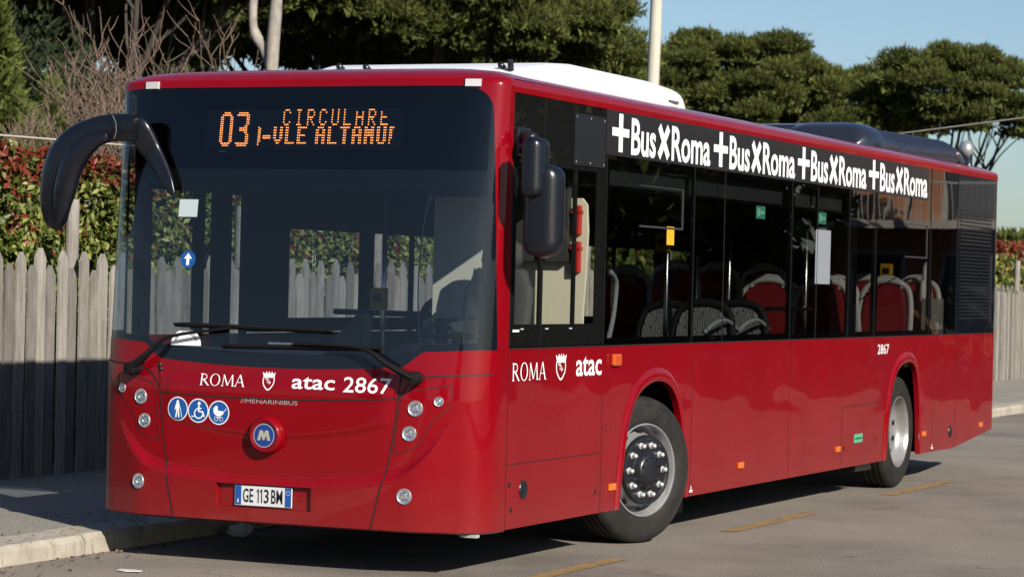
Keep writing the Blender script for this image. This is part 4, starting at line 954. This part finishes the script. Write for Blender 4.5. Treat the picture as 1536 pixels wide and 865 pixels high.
arm = sweep_px([(203, 189, 19), (185, 188, 20), (160, 189, 20), (135, 197, 22), (112, 212, 26), (96, 234, 29), (86, 262, 28.5), (82, 290, 26), (81, 314, 23), (82, 332, 18), (83, 343, 8), (83, 346, 2)], .06, .62, 'mirror_arm', bus)
sweep_px([(160, 203, 6), (138, 210, 13), (118, 228, 17), (105, 252, 18), (97, 285, 17), (92, 315, 12), (88, 335, 4)], .005, .75, 'mirror_head', arm)
sweep_px([(190, 187, 17), (204, 190, 19), (214, 204, 18, .02), (226, 224, 15, .04), (240, 248, 12.5, .03), (252, 272, 9, .01), (260, 290, 3, .0)], .09, .42, 'arm_bracket', arm, 3.0)
mb = MB(); mb.tube([Vector((-1.02+(a-200)*.00454, -.018, 2.529-(b-190)*.00389)) for a, b in ((176, 171), (181, 182), (182, 195), (179, 206))], .003, 6); mb.build('arm_seam', M['grey_mid'], arm)
# driver's side mirror: bracket, upper and lower housings
mb = MB(); mb.box(X-.002, X+.03, .43, .60, 2.40, 2.56); mb.build('mirror_bracket', M['black'], bus, bevel=.008)
mb = MB(); mb.tube([(X+.01, .50, 2.50), (X+.08, .42, 2.50), (X+.16, .32, 2.49)], .035, 12); mb.tube([(X+.01, .5, 2.43), (X+.1, .40, 2.42)], .02, 8); mb.build('mirror_stalk', M['black'], bus, smooth=True)
def housing(cx, cy, z0, z1, rx, ry, name, par, pw=3.2, cap=.35):
    mb_ = MB(); N = 22; pts = []; rad = []
    for i in range(N+1):
        t = i/N; q = abs(2*t-1); k = max(0, 1-max(0, (q-(1-cap))/cap)**2.6)**.5 if q > 1-cap else 1; z = z1+(z0-z1)*t
        pts.append(Vector((cx, cy, z))); rad.append((max(rx*k, .004), max(ry*(.55+.45*k), .004)))
    n = 32; vs = []
    for i, p_ in enumerate(pts):
        for j in range(n):
            th = 2*PI*j/n; c, s_ = math.cos(th), math.sin(th); c = math.copysign(abs(c)**(2/pw), c); s_ = math.copysign(abs(s_)**(2/pw), s_)
            if s_ > 0: s_ *= .55
            vs.append(p_+Vector((c*rad[i][0]*(1-.10*max(-s_, 0)), s_*rad[i][1], 0)))
    mb_.add(vs, [(i*n+j, i*n+(j+1) % n, (i+1)*n+(j+1) % n, (i+1)*n+j) for i in range(N) for j in range(n)]+[tuple(range(n))[::-1], tuple(N*n+j for j in range(n))])
    return mb_.build(name, M['mirror_black'], par, smooth=True, angle=60)
housing(1.540, .27, 1.815, 2.345, .115, .10, 'mirror_head', bus)
housing(1.505, .215, 2.145, 2.490, .072, .10, 'upper_mirror_head', bus, 3.0, .3)
mb = MB(); ribbon(mb, [(1.540+.104*math.cos(a), 1.905+.02*math.cos(a*2)) for a in np.linspace(PI, 2*PI, 20)], .004, lambda a, b: (a, .27-.101*math.sqrt(max(0, 1-((a-1.54)/.118)**4)), b)); mb.build('mirror_seam', M['black'], bus)

# side details ----------------------------------------------------------
for y, z in ((2.039, .415), (4.478, .421), (6.807, .424), (9.35, .438), (11.36, .441)):
    mb = MB(); mb.box(X-.002, X+.012, y-.055, y+.055, z-.022, z+.022); mb.build('side_marker', M['orange'], bus, bevel=.004)
mb = MB(); mb.box(X-.002, X+.03, 1.975, 2.10, 1.170, 1.245); mb.build('side_indicator', plain('indicator_red_orange', (.62, .09, .015), .25, 0, .5), bus, bevel=.012)
mb = MB(); mb.lathe([(X-.01, .055), (X+.006, .055), (X+.008, .047), (X+.002, .042), (X+.0015, 0)], 24, Matrix.Translation((0, .665, .483)), 'x'); mb.build('round_cap', M['black'], bus, smooth=True)
mb = MB(); mb.lathe([(X-.01, .055), (X+.005, .055), (X+.006, .045), (X+.002, .04), (X+.0015, 0)], 20, Matrix.Translation((0, 10.25, .42)), 'x'); mb.build('round_cap', M['black'], bus, smooth=True)
for y, z in ((.50, .375), (1.77, .40), (6.97, .42), (7.85, .45), (.47, .52)):
    mb = MB(); mb.lathe([(X-.01, .016), (X+.003, .015), (X+.004, 0)], 12, Matrix.Translation((0, y, z)), 'x'); mb.build('hatch_lock', M['black'], bus)
mb = MB()
for y in (1.98, 2.06, 2.14):
    for z in (.80, .84): mb.lathe([(X, .007), (X+.003, .006), (X+.003, 0)], 8, Matrix.Translation((0, y-.06, z-.03)), 'x')
mb.build('rivet', M['gap'], bus)
mb = MB(); mb.box(X, X+.002, 7.25, 7.48, .452, .521); gs = mb.build('green_label', M['green_lt'], bus)
mb = MB(); mb.box(X+.002, X+.003, 7.27, 7.46, .479, .492); mb.build('label_line', M['green'], gs)
for y in (3.46, 9.62): 
    mb = MB(); ribbon(mb, [(y+.01, .29), (y+.01, .335)], .014, sx_); ribbon(mb, [(y-.02, .30), (y+.04, .30)], .014, lambda a, b: sx_(a, b, .003)); mb.build('jacking_mark', M['white'], bus)
mb = MB()
for y in (.60, .96, 1.32): mb.box(X-.002, X+.001, y-.02, y+.02, 1.405, 1.412)
mb.build('pane_marks', M['stick_grey'], bus)
mb = MB(); mb.box(X-.002, X-.0005, .47, .56, 1.392, 1.405); mb.build('white_dash', M['white'], bus)
# window stickers, paper notice and a patch standing for the validator
for (a, b, c, d, m_n, nm) in ((4.70, 4.90, 2.175, 2.265, 'green', 'exit_sticker'), (6.17, 6.37, 2.18, 2.27, 'green', 'exit_sticker'), (6.12, 6.50, 1.72, 2.135, 'notice', 'paper_notice'), (2.91, 3.045, 1.945, 2.065, 'yellow', 'yellow_validator_patch')):  # yellow patch outside the tint stands in for the bright validator inside
    mb = MB(); mb.box(X-.016, X-.0155, a, b, c, d) if False else mb.box(X-.0022, X-.0012, a, b, c, d); o = mb.build(nm, M[m_n], bus)
    if m_n == 'green':
        mb = MB(); mb.box(X-.0012, X-.0008, a+.03, a+.09, c+.02, d-.02); mb.box(X-.0012, X-.0008, a+.10, b-.02, c+.035, d-.035); mb.build('exit_symbol', M['green_sym'], o)

# wheels ----------------------------------------------------------------
def wheel(front, y, side, rz=0.0):
    e = bpy.data.objects.new('wheel', None); C.objects.link(e); e.parent = bus; e.location = (side*1.085, y, .478); e.rotation_euler = (0, 0, (0 if side > 0 else PI)+rz)
    W = .138
    prof = [(-W, .30), (-W-.006, .33), (-W-.008, .40), (-W+.006, .448), (-W+.02, .466)]
    for g_ in (-.075, -.025, .025, .075): prof += [(g_-.009, .478), (g_-.007, .467), (g_+.007, .467), (g_+.009, .478)]
    prof += [(W-.02, .468), (W-.006, .452), (W+.002, .435), (W+.009, .40), (W+.0095, .37), (W+.007, .335), (W+.002, .312), (W-.010, .299), (W-.03, .295)]
    mb = MB(); mb.lathe(prof, 96); mb.build('tyre', M['tyre'], e, smooth=True, angle=35)
    mb = MB()
    for r in (.425, .345): mb.lathe([(W+.0085-(.001 if r < .4 else .0035), r+.003), (W+.0115-(.001 if r < .4 else .0035), r), (W+.0085-(.001 if r < .4 else .0035), r-.003)], 96)
    mb.build('tyre_rib', M['tyre'], e, smooth=True)
    if front:
        mb = MB(); mb.lathe([(W-.02, .300), (W+.004, .303), (W+.006, .296), (W-.006, .287), (W-.07, .277), (W-.10, .270), (W-.10, .262), (W-.07, .245), (W-.02, .232), (W+.004, .222), (W+.004, .10)], 96)
        mb.build('rim', M['silver'], e, smooth=True, angle=40)
        mb = MB()
        for k in range(10):
            a = 2*PI*(k+.5)/10; c = Vector((W-.045, .247*math.cos(a), .247*math.sin(a))); rd = Vector((0, math.cos(a), math.sin(a))); tg = Vector((0, -math.sin(a), math.cos(a))); ax = Vector((.64, rd.y*-.0, 0))
            n_ = (Vector((1, 0, 0))*.6+rd*.8).normalized(); b2 = n_.cross(tg).normalized(); m3 = []
            for j in range(14): th = 2*PI*j/14; m3.append(c+n_*.006+tg*.026*math.cos(th)+b2*.016*math.sin(th))
            mb.add(m3, [tuple(range(14))])
        mb.build('hand_hole', M['matt_black'], e, recalc=False)
        mb = MB(); mb.lathe([(W-.004, .228), (W+.018, .227), (W+.026, .220), (W+.024, .208), (W+.012, .198), (W+.010, .125), (W+.020, .116), (W+.05, .108), (W+.062, .092), (W+.060, .0)], 80); mb.build('hub', M['black'], e, smooth=True, angle=40)
        for k in range(10):
            a = 2*PI*k/10; mt = Matrix.Translation((0, .165*math.cos(a), .165*math.sin(a)))
            mb = MB(); mb.lathe([(W+.008, .024), (W+.018, .022), (W+.02, .016), (W+.043, .015), (W+.050, .010), (W+.053, 0)], 12, mt); mb.build('wheel_nut', M['nut'], e, smooth=True, angle=40)
            a += PI/10; mt = Matrix.Translation((0, .086*math.cos(a), .086*math.sin(a)))
            mb = MB(); mb.lathe([(W+.058, .010), (W+.070, .009), (W+.070, 0)], 8, mt); mb.build('hub_bolt', M['black'], e)
    else:
        mb = MB(); mb.lathe([(W-.02, .300), (W+.004, .303), (W+.006, .296), (W-.008, .287), (W-.03, .276), (W-.06, .268), (W-.085, .255), (W-.105, .232), (W-.118, .20), (W-.125, .16), (W-.127, .0)], 96)
        mb.build('rim', M['silver_dull'], e, smooth=True, angle=50)
        mb = MB(); mb.lathe([(W-.127, .105), (W-.118, .100), (W-.113, .08), (W-.112, 0)], 40); mb.build('hub', M['silver'], e, smooth=True, angle=40)
        mb = MB()
        for k in range(10):
            a = 2*PI*(k+.5)/10; rd = Vector((0, math.cos(a), math.sin(a))); tg = Vector((0, -math.sin(a), math.cos(a))); n_ = (Vector((1, 0, 0))-rd*.45).normalized(); b2 = n_.cross(tg).normalized(); c = Vector((W-.108, 0, 0))+rd*.215
            mb.add([c+n_*.006+tg*.024*math.cos(2*PI*j/14)+b2*.013*math.sin(2*PI*j/14) for j in range(14)], [tuple(range(14))])
        mb.build('hand_hole', M['matt_black'], e, recalc=False)
        for k in range(10):
            a = 2*PI*k/10; mt = Matrix.Translation((0, .150*math.cos(a), .150*math.sin(a)))
            mb = MB(); mb.lathe([(W-.126, .014), (W-.115, .012), (W-.115, 0)], 8, mt); mb.build('wheel_nut', M['silver'], e)
    return e
ST = math.radians(-19.5)
wheel(True, 2.80, 1, ST); wheel(True, 2.80, -1, ST); wheel(False, 8.73, 1); wheel(False, 8.73, -1)
# underbody, housings, mud flap
mb = MB(); mb.box(-1.18, 1.18, .45, 2.05, .30, .345); mb.box(-.80, .80, 2.05, 3.42, .30, .346); mb.box(-1.18, 1.18, 3.42, 8.02, .30, .345); mb.box(-.62, .62, 8.02, 9.3, .30, .346); mb.box(-1.18, 1.18, 9.3, 10.6, .30, .345)
mb.box(-.5, .5, .9, 10.8, .24, .299); mb.box(-1.0, 1.0, 10.6, 11.7, .42, .46); mb.build('underbody', M['matt_black'], bus)
for sd in (1, -1):
    for y0_, y1_, xi in ((2.06, 3.41, .80), (8.03, 9.29, .60)):
        mb = MB(); a, b = sorted((sd*xi, sd*(X-.032))); mb.box(a, b, y0_, y1_, 1.09, 1.12); a, b = sorted((sd*xi, sd*(xi-.03))); mb.box(a, b, y0_, y1_, .35, 1.12)
        a, b = sorted((sd*xi, sd*(X-.032))); mb.box(a, b, y0_-.03, y0_, .28, 1.12); mb.box(a, b, y1_, y1_+.03, .28, 1.12); mb.build('wheel_housing', M['matt_black'], bus)
mb = MB(); mb.box(.98, 1.26, 3.35, 3.36, .16, .55); mb.build('mud_flap', M['rubber'], bus)
mb = MB(); mb.box(.85, 1.2, 7.55, 8.0, .20, .30); mb.build('chassis_box', M['black'], bus)
mb = MB(); mb.tube([(1.20, 11.88, .40), (1.20, 11.98, .40)], .03, 10); mb.build('rear_bumper_stop', M['chrome'], bus)
# roof units -------------------------------------------------------------
def loft_box(mb_, secs):
    """secs: list of (y, half_width, z0, z1, corner)"""
    rows = []
    for (y, hw, z0, z1, c, *hl) in secs:
        hl = hl[0] if hl else hw; row = [(-hl, y, z0)]
        for k in range(7): th = PI/2*k/6; row.append((-hl+c-c*math.cos(th), y, z1-c*.6+c*.6*math.sin(th)))
        for k in range(7): th = PI/2*(1-k/6); row.append((hw-c+c*math.cos(th), y, z1-c*.6+c*.6*math.sin(th)))
        row.append((hw, y, z0)); rows.append(row)
    mb_.grid(rows); n = len(rows[0]); 
    for r in (rows[0], rows[-1]): mb_.add(r, [tuple(range(n))])
mb = MB(); loft_box(mb, [(1.28, .86, 2.86, 2.90, .02, .50), (1.45, .93, 2.86, 2.985, .08, .60), (1.9, .98, 2.86, 3.055, .20, .84), (2.3, 1.0, 2.86, 3.085, .26), (3.6, 1.0, 2.86, 3.085, .26), (3.95, .98, 2.86, 3.06, .2), (4.10, .94, 2.86, 3.00, .15), (4.16, .92, 2.86, 2.9, .05)])
ac = mb.build('air_conditioning_unit', M['whitepod'], bus, smooth=True, angle=50)
for x, y, z in ((-.42, 1.52, 3.0), (-.22, 1.50, 2.99), (.72, 1.48, 2.99)):
    mb = MB(); mb.tube([(x, y, z-.02), (x, y-.05, z+.02)], [.03, .018], 10); mb.build('cover_latch', M['black'], ac, smooth=True)
mb = MB(); mb.tube([(.80, 1.42, 2.92), (.80, 1.40, 3.03)], .02, 8); mb.build('antenna_stub', M['black'], ac)
mb = MB(); put_text(mb, 'THERMO', 3.55, 3.80, 2.925, 2.945, lambda a, b: (1.0008, a, b), 0) if False else mb.box(1.0, 1.002, 3.60, 3.80, 2.93, 2.945); mb.build('maker_mark', M['grey_mid'], ac)
mb = MB(); loft_box(mb, [(8.50, .84, 2.86, 2.92, .02, -.3), (8.56, .92, 2.86, 3.03, .12, -.2), (8.64, .96, 2.86, 3.09, .24, -.12), (8.78, .985, 2.86, 3.125, .30, -.08), (8.92, .99, 2.86, 3.13, .30, -.06)])
rc = mb.build('rear_roof_cover', M['navy'], bus, smooth=True, angle=50)
mb = MB(); S = []
for k in range(29):
    y = 8.9+k*.09; q = .020 if k % 2 else 0; S.append((y, .98+q, 2.86, 3.115+q-.03*min(1, k/6)+.03*(k/28), .34-.06*k/28))
S += [(11.5, 1.0, 2.86, 3.10, .28), (11.7, .99, 2.86, 3.06, .24), (11.84, .93, 2.86, 2.97, .12), (11.88, .9, 2.86, 2.88, .01)]
loft_box(mb, S); mb.build('ribbed_roof_cover', M['navy'], bus, smooth=True, angle=30)
mb = MB(); mb.grid([[(1.004-.10*t*t, y+.0, 2.88+.14*t) for t in np.linspace(0, 1, 5)] for y in np.linspace(11.45, 11.72, 5)]); mb.build('cover_grille', M['matt_black'], bus)
mb = MB(); mb.lathe([(-.06, .0), (-.06, .05), (.0, .075), (.05, .07), (.09, .045), (.105, 0)], 20, Matrix.Translation((.93, 11.93, 3.05)), 'z'); mb.build('exhaust_cap', M['silver'], bus, smooth=True)
mb = MB(); mb.tube([(.95, 11.93, 2.7), (.95, 11.93, 3.02)], .045, 12); mb.build('exhaust_pipe', M['navy'], bus, smooth=True)

# right side doors (seen through the windscreen) ------------------------
xx = -(X-.004)
for y0_, y1_ in ((.645, 1.19), (1.28, 1.42), (1.62, 1.80)):
    mb = MB(); mb.grid([[(xx, y0_, z), (xx, y1_, z)] for z in (.5, 2.20)]); dr = mb.build('front_door', M['clear_glass'], bus)
mb = MB()
for k, (a, b, c, d) in enumerate(((.50, .645, .30, 2.757), (1.19, 1.28, .3, 2.757), (1.42, 1.62, .3, 2.757), (1.80, 1.84, .3, 2.757), (.645, 1.80, 2.20, 2.757), (.645, 1.60, .30, .5), (.42, .50, .3, 1.28))): mb.box(xx-.02-.0003*k, xx+.02+.0003*k, a, b, c, d)
mb.build('door_frame', M['matt_black'], bus)
# interior ----------------------------------------------------------------
mb = MB(); mb.box(-1.22, 1.22, .5, 2.03, .346, .37); mb.box(-.78, .78, 2.03, 3.45, .3465, .371); mb.box(-1.22, 1.22, 3.45, 6.3, .346, .37); mb.box(-1.22, 1.22, 6.3, 8.0, .48, .60); mb.box(-.58, .58, 8.0, 9.32, .481, .601); mb.box(-1.22, 1.22, 9.32, 11.3, .48, .60); mb.build('cabin_floor', M['grey_in'], bus)
mb = MB(); mb.box(-1.18, 1.18, .75, 11.6, 2.56, 2.60); mb.box(-1.2, -.95, 1.9, 11, 2.28, 2.559); mb.box(.95, 1.2, 1.9, 11, 2.30, 2.559); mb.build('cabin_ceiling', M['grey_mid'], bus)
mb = MB(); mb.box(-1.24, -1.21, 1.9, 11.6, 1.13, 1.30); mb.box(1.21, 1.24, .5, 11.6, 1.13, 1.34); mb.build('cabin_lining', M['grey_in'], bus)
mb = MB(); mb.box(-1.18, .92, 11.25, 11.3, .6, 2.55); mb.build('rear_bulkhead', M['grey_in'], bus)
mb = MB(); mb.prism([(.92, 1.0), (1.19, 1.0), (1.19, 2.28), (.92, 2.28)], lambda a, b: (a, 11.02, b), lambda a, b: (a, 11.2, b)); mb.box(1.12, 1.2, 9.75, 11.0, 1.0, 1.62); mb.build('rear_lining_panel', M['pale_in'], bus)
# cab
def oval_tube_x(mb_, pts, rad, n=20):
    N = len(pts); vs = [p_+Vector((math.cos(2*PI*k/n)*rad[i][0], math.sin(2*PI*k/n)*rad[i][1], 0)) for i, p_ in enumerate(pts) for k in range(n)]
    mb_.add(vs, [(i*n+k, i*n+(k+1) % n, (i+1)*n+(k+1) % n, (i+1)*n+k) for i in range(N-1) for k in range(n)]+[tuple(range(n))[::-1], tuple((N-1)*n+k for k in range(n))])
mb = MB(); pts = [(.19, .4), (1.205, .4), (1.21, 1.50), (1.225, 1.75), (1.232, 2.0), (1.222, 2.16), (1.19, 2.20), (.19, 2.20)]
mb.prism(pts, lambda a, b: (a, 1.65, b), lambda a, b: (a, 1.68, b)); mb.build('cab_partition', M['cream'], bus)
mb = MB(); mb.box(.62, 1.125, 1.59, 1.646, 1.81, 2.30); mb.build('cab_blind', M['grey_in'], bus)  # dark box standing for the roller blind over the partition
for z0_, z1_ in ((1.975, 2.155), (1.745, 1.935)):
    mb = MB(); mb.box(1.150, 1.198, 1.60, 1.648, z0_, z1_); bx_ = mb.build('red_safety_box', M['red_plain'], bus, bevel=.006)
    mb = MB(); mb.box(1.142, 1.205, 1.594, 1.647, z1_-.05, z1_-.032); mb.build('box_strap', M['red_plain'], bx_)
mb = MB(); oval_tube_x(mb, catmull([(.80, 1.22, 1.15), (.80, 1.28, 1.45), (.80, 1.33, 1.68), (.80, 1.35, 1.76)], 4), [(.23, .06)]*4+[(.23, .06)]*4+[(.20-.01*i, .055) for i in range(5)]); mb.box(.57, 1.03, .85, 1.3, .85, 1.0)
ds_ = mb.build('driver_seat', M['grey_in'], bus, smooth=True, angle=60)
mb = MB(); oval_tube_x(mb, [Vector((.80, 1.35, 1.74)), Vector((.80, 1.35, 1.80)), Vector((.80, 1.36, 1.90)), Vector((.80, 1.36, 1.94))], [(.10, .04), (.14, .05), (.13, .045), (.07, .02)]); mb.build('head_rest', M['grey_in'], ds_, smooth=True)
mb = MB(); mb.box(.55, .60, .95, 1.25, 1.30, 1.45); mb.build('arm_rest', M['grey_in'], ds_)
mb = MB(); sw = []
for k in range(41):
    a = 2*PI*k/40; sw.append((.78+.235*math.cos(a), .80+.235*math.sin(a)*.88, 1.36+.235*math.sin(a)*.42))
mb.tube(sw, .015, 8, cap=False); mb.tube([(.78, .80, 1.36), (.78, .62, 1.15)], .03, 8); mb.tube([(.56, .8, 1.35), (1.0, .8, 1.35)], .018, 6); mb.build('steering_wheel', M['black'], bus, smooth=True)
mb = MB(); rows = []
for (y, z) in ((.30, 1.10), (.33, 1.19), (.45, 1.235), (.62, 1.24), (.70, 1.16), (.72, .6)): rows.append([(x, y+.10*(abs(x)/1.2)**4, z) for x in np.linspace(-1.17, 1.17, 9)])
mb.grid(rows); mb.build('dashboard', M['grey_in'], bus, smooth=True)
mb = MB(); mb.prism([(.24, 1.22), (.50, 1.22), (.53, 1.44), (.51, 1.475), (.46, 1.48), (.36, 1.38)], lambda a, b: (a, .10, b), lambda a, b: (a+.01, .16, b)); mb.build('dashboard_device', M['matt_black'], bus, bevel=.01)
mb = MB(); mb.tube(catmull([(.66, .16, 1.20), (.74, .15, 1.265), (.84, .16, 1.27), (.95, .2, 1.20)], 4), .05, 10); mb.build('instrument_hood', M['black'], bus, smooth=True)
mb = MB(); mb.tube(catmull([(.80, .25, 1.25), (.78, .24, 1.6), (.80, .24, 1.95), (.835, .25, 2.14)], 6), .004, 6); mb.tube([(.835, .25, 2.12), (.84, .25, 2.17)], .012, 8); mb.build('microphone_stalk', M['black'], bus)
mb = MB(); mb.tube([(1.07, .22, 1.29), (1.12, .27, 1.75)], [.010, .006], 6); mb.build('blind_cord', M['black'], bus)
mb = MB(); mb.box(-.19, .42, .24, .26, 1.275, 1.292); mb.build('dashboard_strip', M['pale_in'], bus)
# grab poles and validators
for (x, y, z0_, z1_) in ((-.28, 1.9, .37, 2.55), (.35, 3.0, .37, 2.55), (.60, 4.70, .37, 2.55), (-.45, 4.2, .37, 2.55), (.55, 6.2, .37, 2.55), (-.5, 6.4, .6, 2.55), (.5, 8.3, .6, 2.55), (.95, 6.9, .6, 2.4), (.72, 5.0, .37, 1.9)):
    mb = MB(); mb.tube([(x, y, z0_), (x, y, z1_)], .017, 10); mb.build('grab_pole', M['steel'], bus, smooth=True)
for (x, y, z) in ((.60, 4.66, 1.99), (-.27, 1.86, 1.55), (.86, 9.55, 1.85)):
    mb = MB(); mb.box(x-.055, x+.055, y-.07, y-.02, z-.07, z+.07); v_ = mb.build('ticket_validator', M['yellow'], bus, bevel=.01)
    mb = MB(); mb.box(x-.03, x+.03, y-.073, y-.0702, z-.02, z+.03); mb.build('validator_screen', M['ink'], v_)
mb = MB(); mb.tube([(.96, 5.9, 1.52), (.96, 8.1, 1.52)], .016, 8); mb.tube([(-1.0, 2.6, 1.45), (.2, 2.2, 1.45)], .02, 8); mb.build('hand_rail', M['black'], bus)
def seat(x, y, zf, red=True, back=False):
    e = bpy.data.objects.new('passenger_seat', None); C.objects.link(e); e.parent = bus; e.location = (x, y, zf); e.rotation_euler = (0, 0, PI if back else 0)
    out = [(-.21, .42), (-.225, .75), (-.21, 1.02), (-.15, 1.13), (0, 1.165), (.15, 1.13), (.21, 1.02), (.225, .75), (.21, .42)]
    so_ = smooth2(out, 4)
    mb = MB(); yb = lambda b: .20+(b-.42)*.16
    mb.prism(so_, lambda a, b: (a, yb(b)+.035, b), lambda a, b: (a, yb(b)+.055, b)); mb.build('seat_shell', M['seat_white'] if red else M['grey_in'], e, smooth=True, angle=40)
    mb = MB(); mb.prism([(a*.86, .46+(b-.42)*.90) for a, b in so_], lambda a, b: (a, yb(b)-.01, b), lambda a, b: (a, yb(b)+.034, b)); mb.box(-.20, .20, -.24, .20, .40, .47); mb.build('cushion', M['seat_red'] if red else M['zebra'], e, smooth=True, angle=40)
    mb = MB(); mb.tube([(a*1.03, yb(b)+.03, b) for a, b in so_], .028, 7); mb.build('seat_frame', M['seat_white'] if red else M['grey_in'], e, smooth=True)
    if not red: mb = MB(); mb.box(-.05, .05, -.1, .1, 0, .40); mb.build('pedestal', M['grey_in'], e); return e
    mb = MB(); mb.tube(catmull([(-.14, yb(1.1)+.02, 1.10), (-.08, yb(1.1)+.05, 1.19), (.08, yb(1.1)+.05, 1.19), (.14, yb(1.1)+.02, 1.10)], 5), .014, 7); mb.build('grab_handle', M['seat_white'], e, smooth=True)
    mb = MB(); mb.box(-.05, .05, -.1, .1, 0, .40); mb.build('pedestal', M['grey_in'], e); return e
proto_r = seat(.93, 7.1, .58); proto_z = seat(.90, 4.35, .40, False)
def more(proto, x, y, zf, back=False):
    c = copy_tree(proto, bus); c.location = (x, y, zf); c.rotation_euler = (0, 0, PI if back else 0)
for x, y, z, bk in ((.45, 7.1, .58, 0), (.93, 7.95, .58, 1), (.45, 7.95, .58, 1), (.93, 8.95, .60, 0), (.45, 8.95, .60, 0), (.93, 9.9, .62, 0), (.45, 9.9, .62, 0), (-.92, 7.4, .64, 0), (-.92, 8.6, .7, 0), (-.92, 9.7, .7, 0), (-.45, 9.7, .7, 0)): more(proto_r, x, y, z, bk)
for x, y, z, bk in ((.90, 5.1, .40, 0), (.42, 4.9, .38, 0), (-.92, 3.9, .38, 0), (-.92, 5.2, .38, 0)): more(proto_z, x, y, z, bk)
mb = MB(); mb.tube(catmull([(.95, 2.72, 1.30), (.95, 2.80, 1.45), (.95, 2.84, 1.60), (.95, 2.84, 1.70), (.95, 2.74, 1.76)], 5), .018, 8); mb.build('screen_edge', M['seat_white'], bus, smooth=True)
# white bowed handles beside the front seats
for y in (4.45, 5.15):
    mb = MB(); mb.tube(catmull([(1.12, y-.35, 1.36), (1.12, y-.15, 1.42), (1.12, y+.1, 1.44), (1.12, y+.35, 1.37)], 5), .016, 8); mb.build('seat_handle', M['seat_white'], bus, smooth=True)
# shopping bag hooked in the rear
bag = empty('shopping_bag', 'small white carrier bag with red and blue print hanging in the rear window', 'bag', (1.08, 10.05, 1.48))
mb = MB(); rows = []
for k, (z, wd, dp) in enumerate(((0, .16, .03), (.06, .20, .05), (.16, .19, .055), (.26, .16, .04), (.30, .13, .02))):
    rows.append([(math.cos(2*PI*i/16)*dp, math.sin(2*PI*i/16)*wd*.8-z*.12, z+.01*math.sin(i*3)) for i in range(17)])
mb.grid(rows); mb.build('bag_body', M['white'], bag, smooth=True)
mb = MB(); mb.tube(catmull([(0, -.09, .29), (0, -.06, .42), (0, .03, .46), (0, .07, .38), (0, .06, .29)], 6), [(.012, .022)]*25, 8); mb.build('bag_handle', M['white'], bag, smooth=True)
for (a, b, r, m_n) in ((-.06, .20, .035, 'red_plain'), (.03, .16, .03, 'red_plain'), (-.02, .08, .028, 'blue'), (.07, .07, .03, 'red_plain')):
    mb = MB(); mb.lathe([(.058, 0), (.060, r*.6), (.058, r)], 12, Matrix.Translation((0, a, b)), 'x'); mb.build('printed_spot', M[m_n], bag)
# ================================================================== LITTER
cp = MB(); rg = random.Random(9); bm = bmesh.new(); bmesh.ops.create_icosphere(bm, subdivisions=3, radius=1)
for v in bm.verts:
    n_ = mnoise.fractal(v.co*2.2, 1, 2, 4); v.co = Vector((v.co.x*.075, v.co.y*.06, v.co.z*.045+.035))*(1+.55*n_)
me = bpy.data.meshes.new('crumpled_paper'); bm.to_mesh(me); bm.free(); me.materials.append(M['paper']); o = bpy.data.objects.new('crumpled_paper', me); C.objects.link(o); o.location = (-1.10, 1.55, 0.0); tag(o, 'crumpled pale paper lying in the shade under the bus beside the kerb', 'litter')
mb = MB(); mb.prism([(-.06, -.03), (.0, -.045), (.07, -.02), (.075, .02), (.01, .04), (-.065, .025)], lambda a, b: (a, b, .006+.02*abs(a)), lambda a, b: (a, b, .010+.02*abs(a))); o = mb.build('paper_scrap', M['paper']); o.location = (-.567, -.617, 0); tag(o, 'flat white paper scrap on the asphalt in front of the bus', 'litter')
n = 420; ly = RNG.uniform(-2.0, 6.0, n); lx = np.where(RNG.random(n) < .6, KX+.02+RNG.exponential(.10, n), KX-.05-RNG.exponential(.35, n)); lz = np.where(lx > KX, .008, .130)
P = np.stack([lx, ly, lz], 1); o = leaf_cloud('leaf_litter', P, np.tile(np.array([0, 0, 1.]), (n, 1)), .034, .55, RNG.random(n), leafmat('dry_leaves', [(0, (.14, .07, .03)), (.5, (.28, .16, .06)), (1, (.4, .33, .22))], .8, .05, .2), None, .3, spread=.22)
o['kind'] = 'stuff'
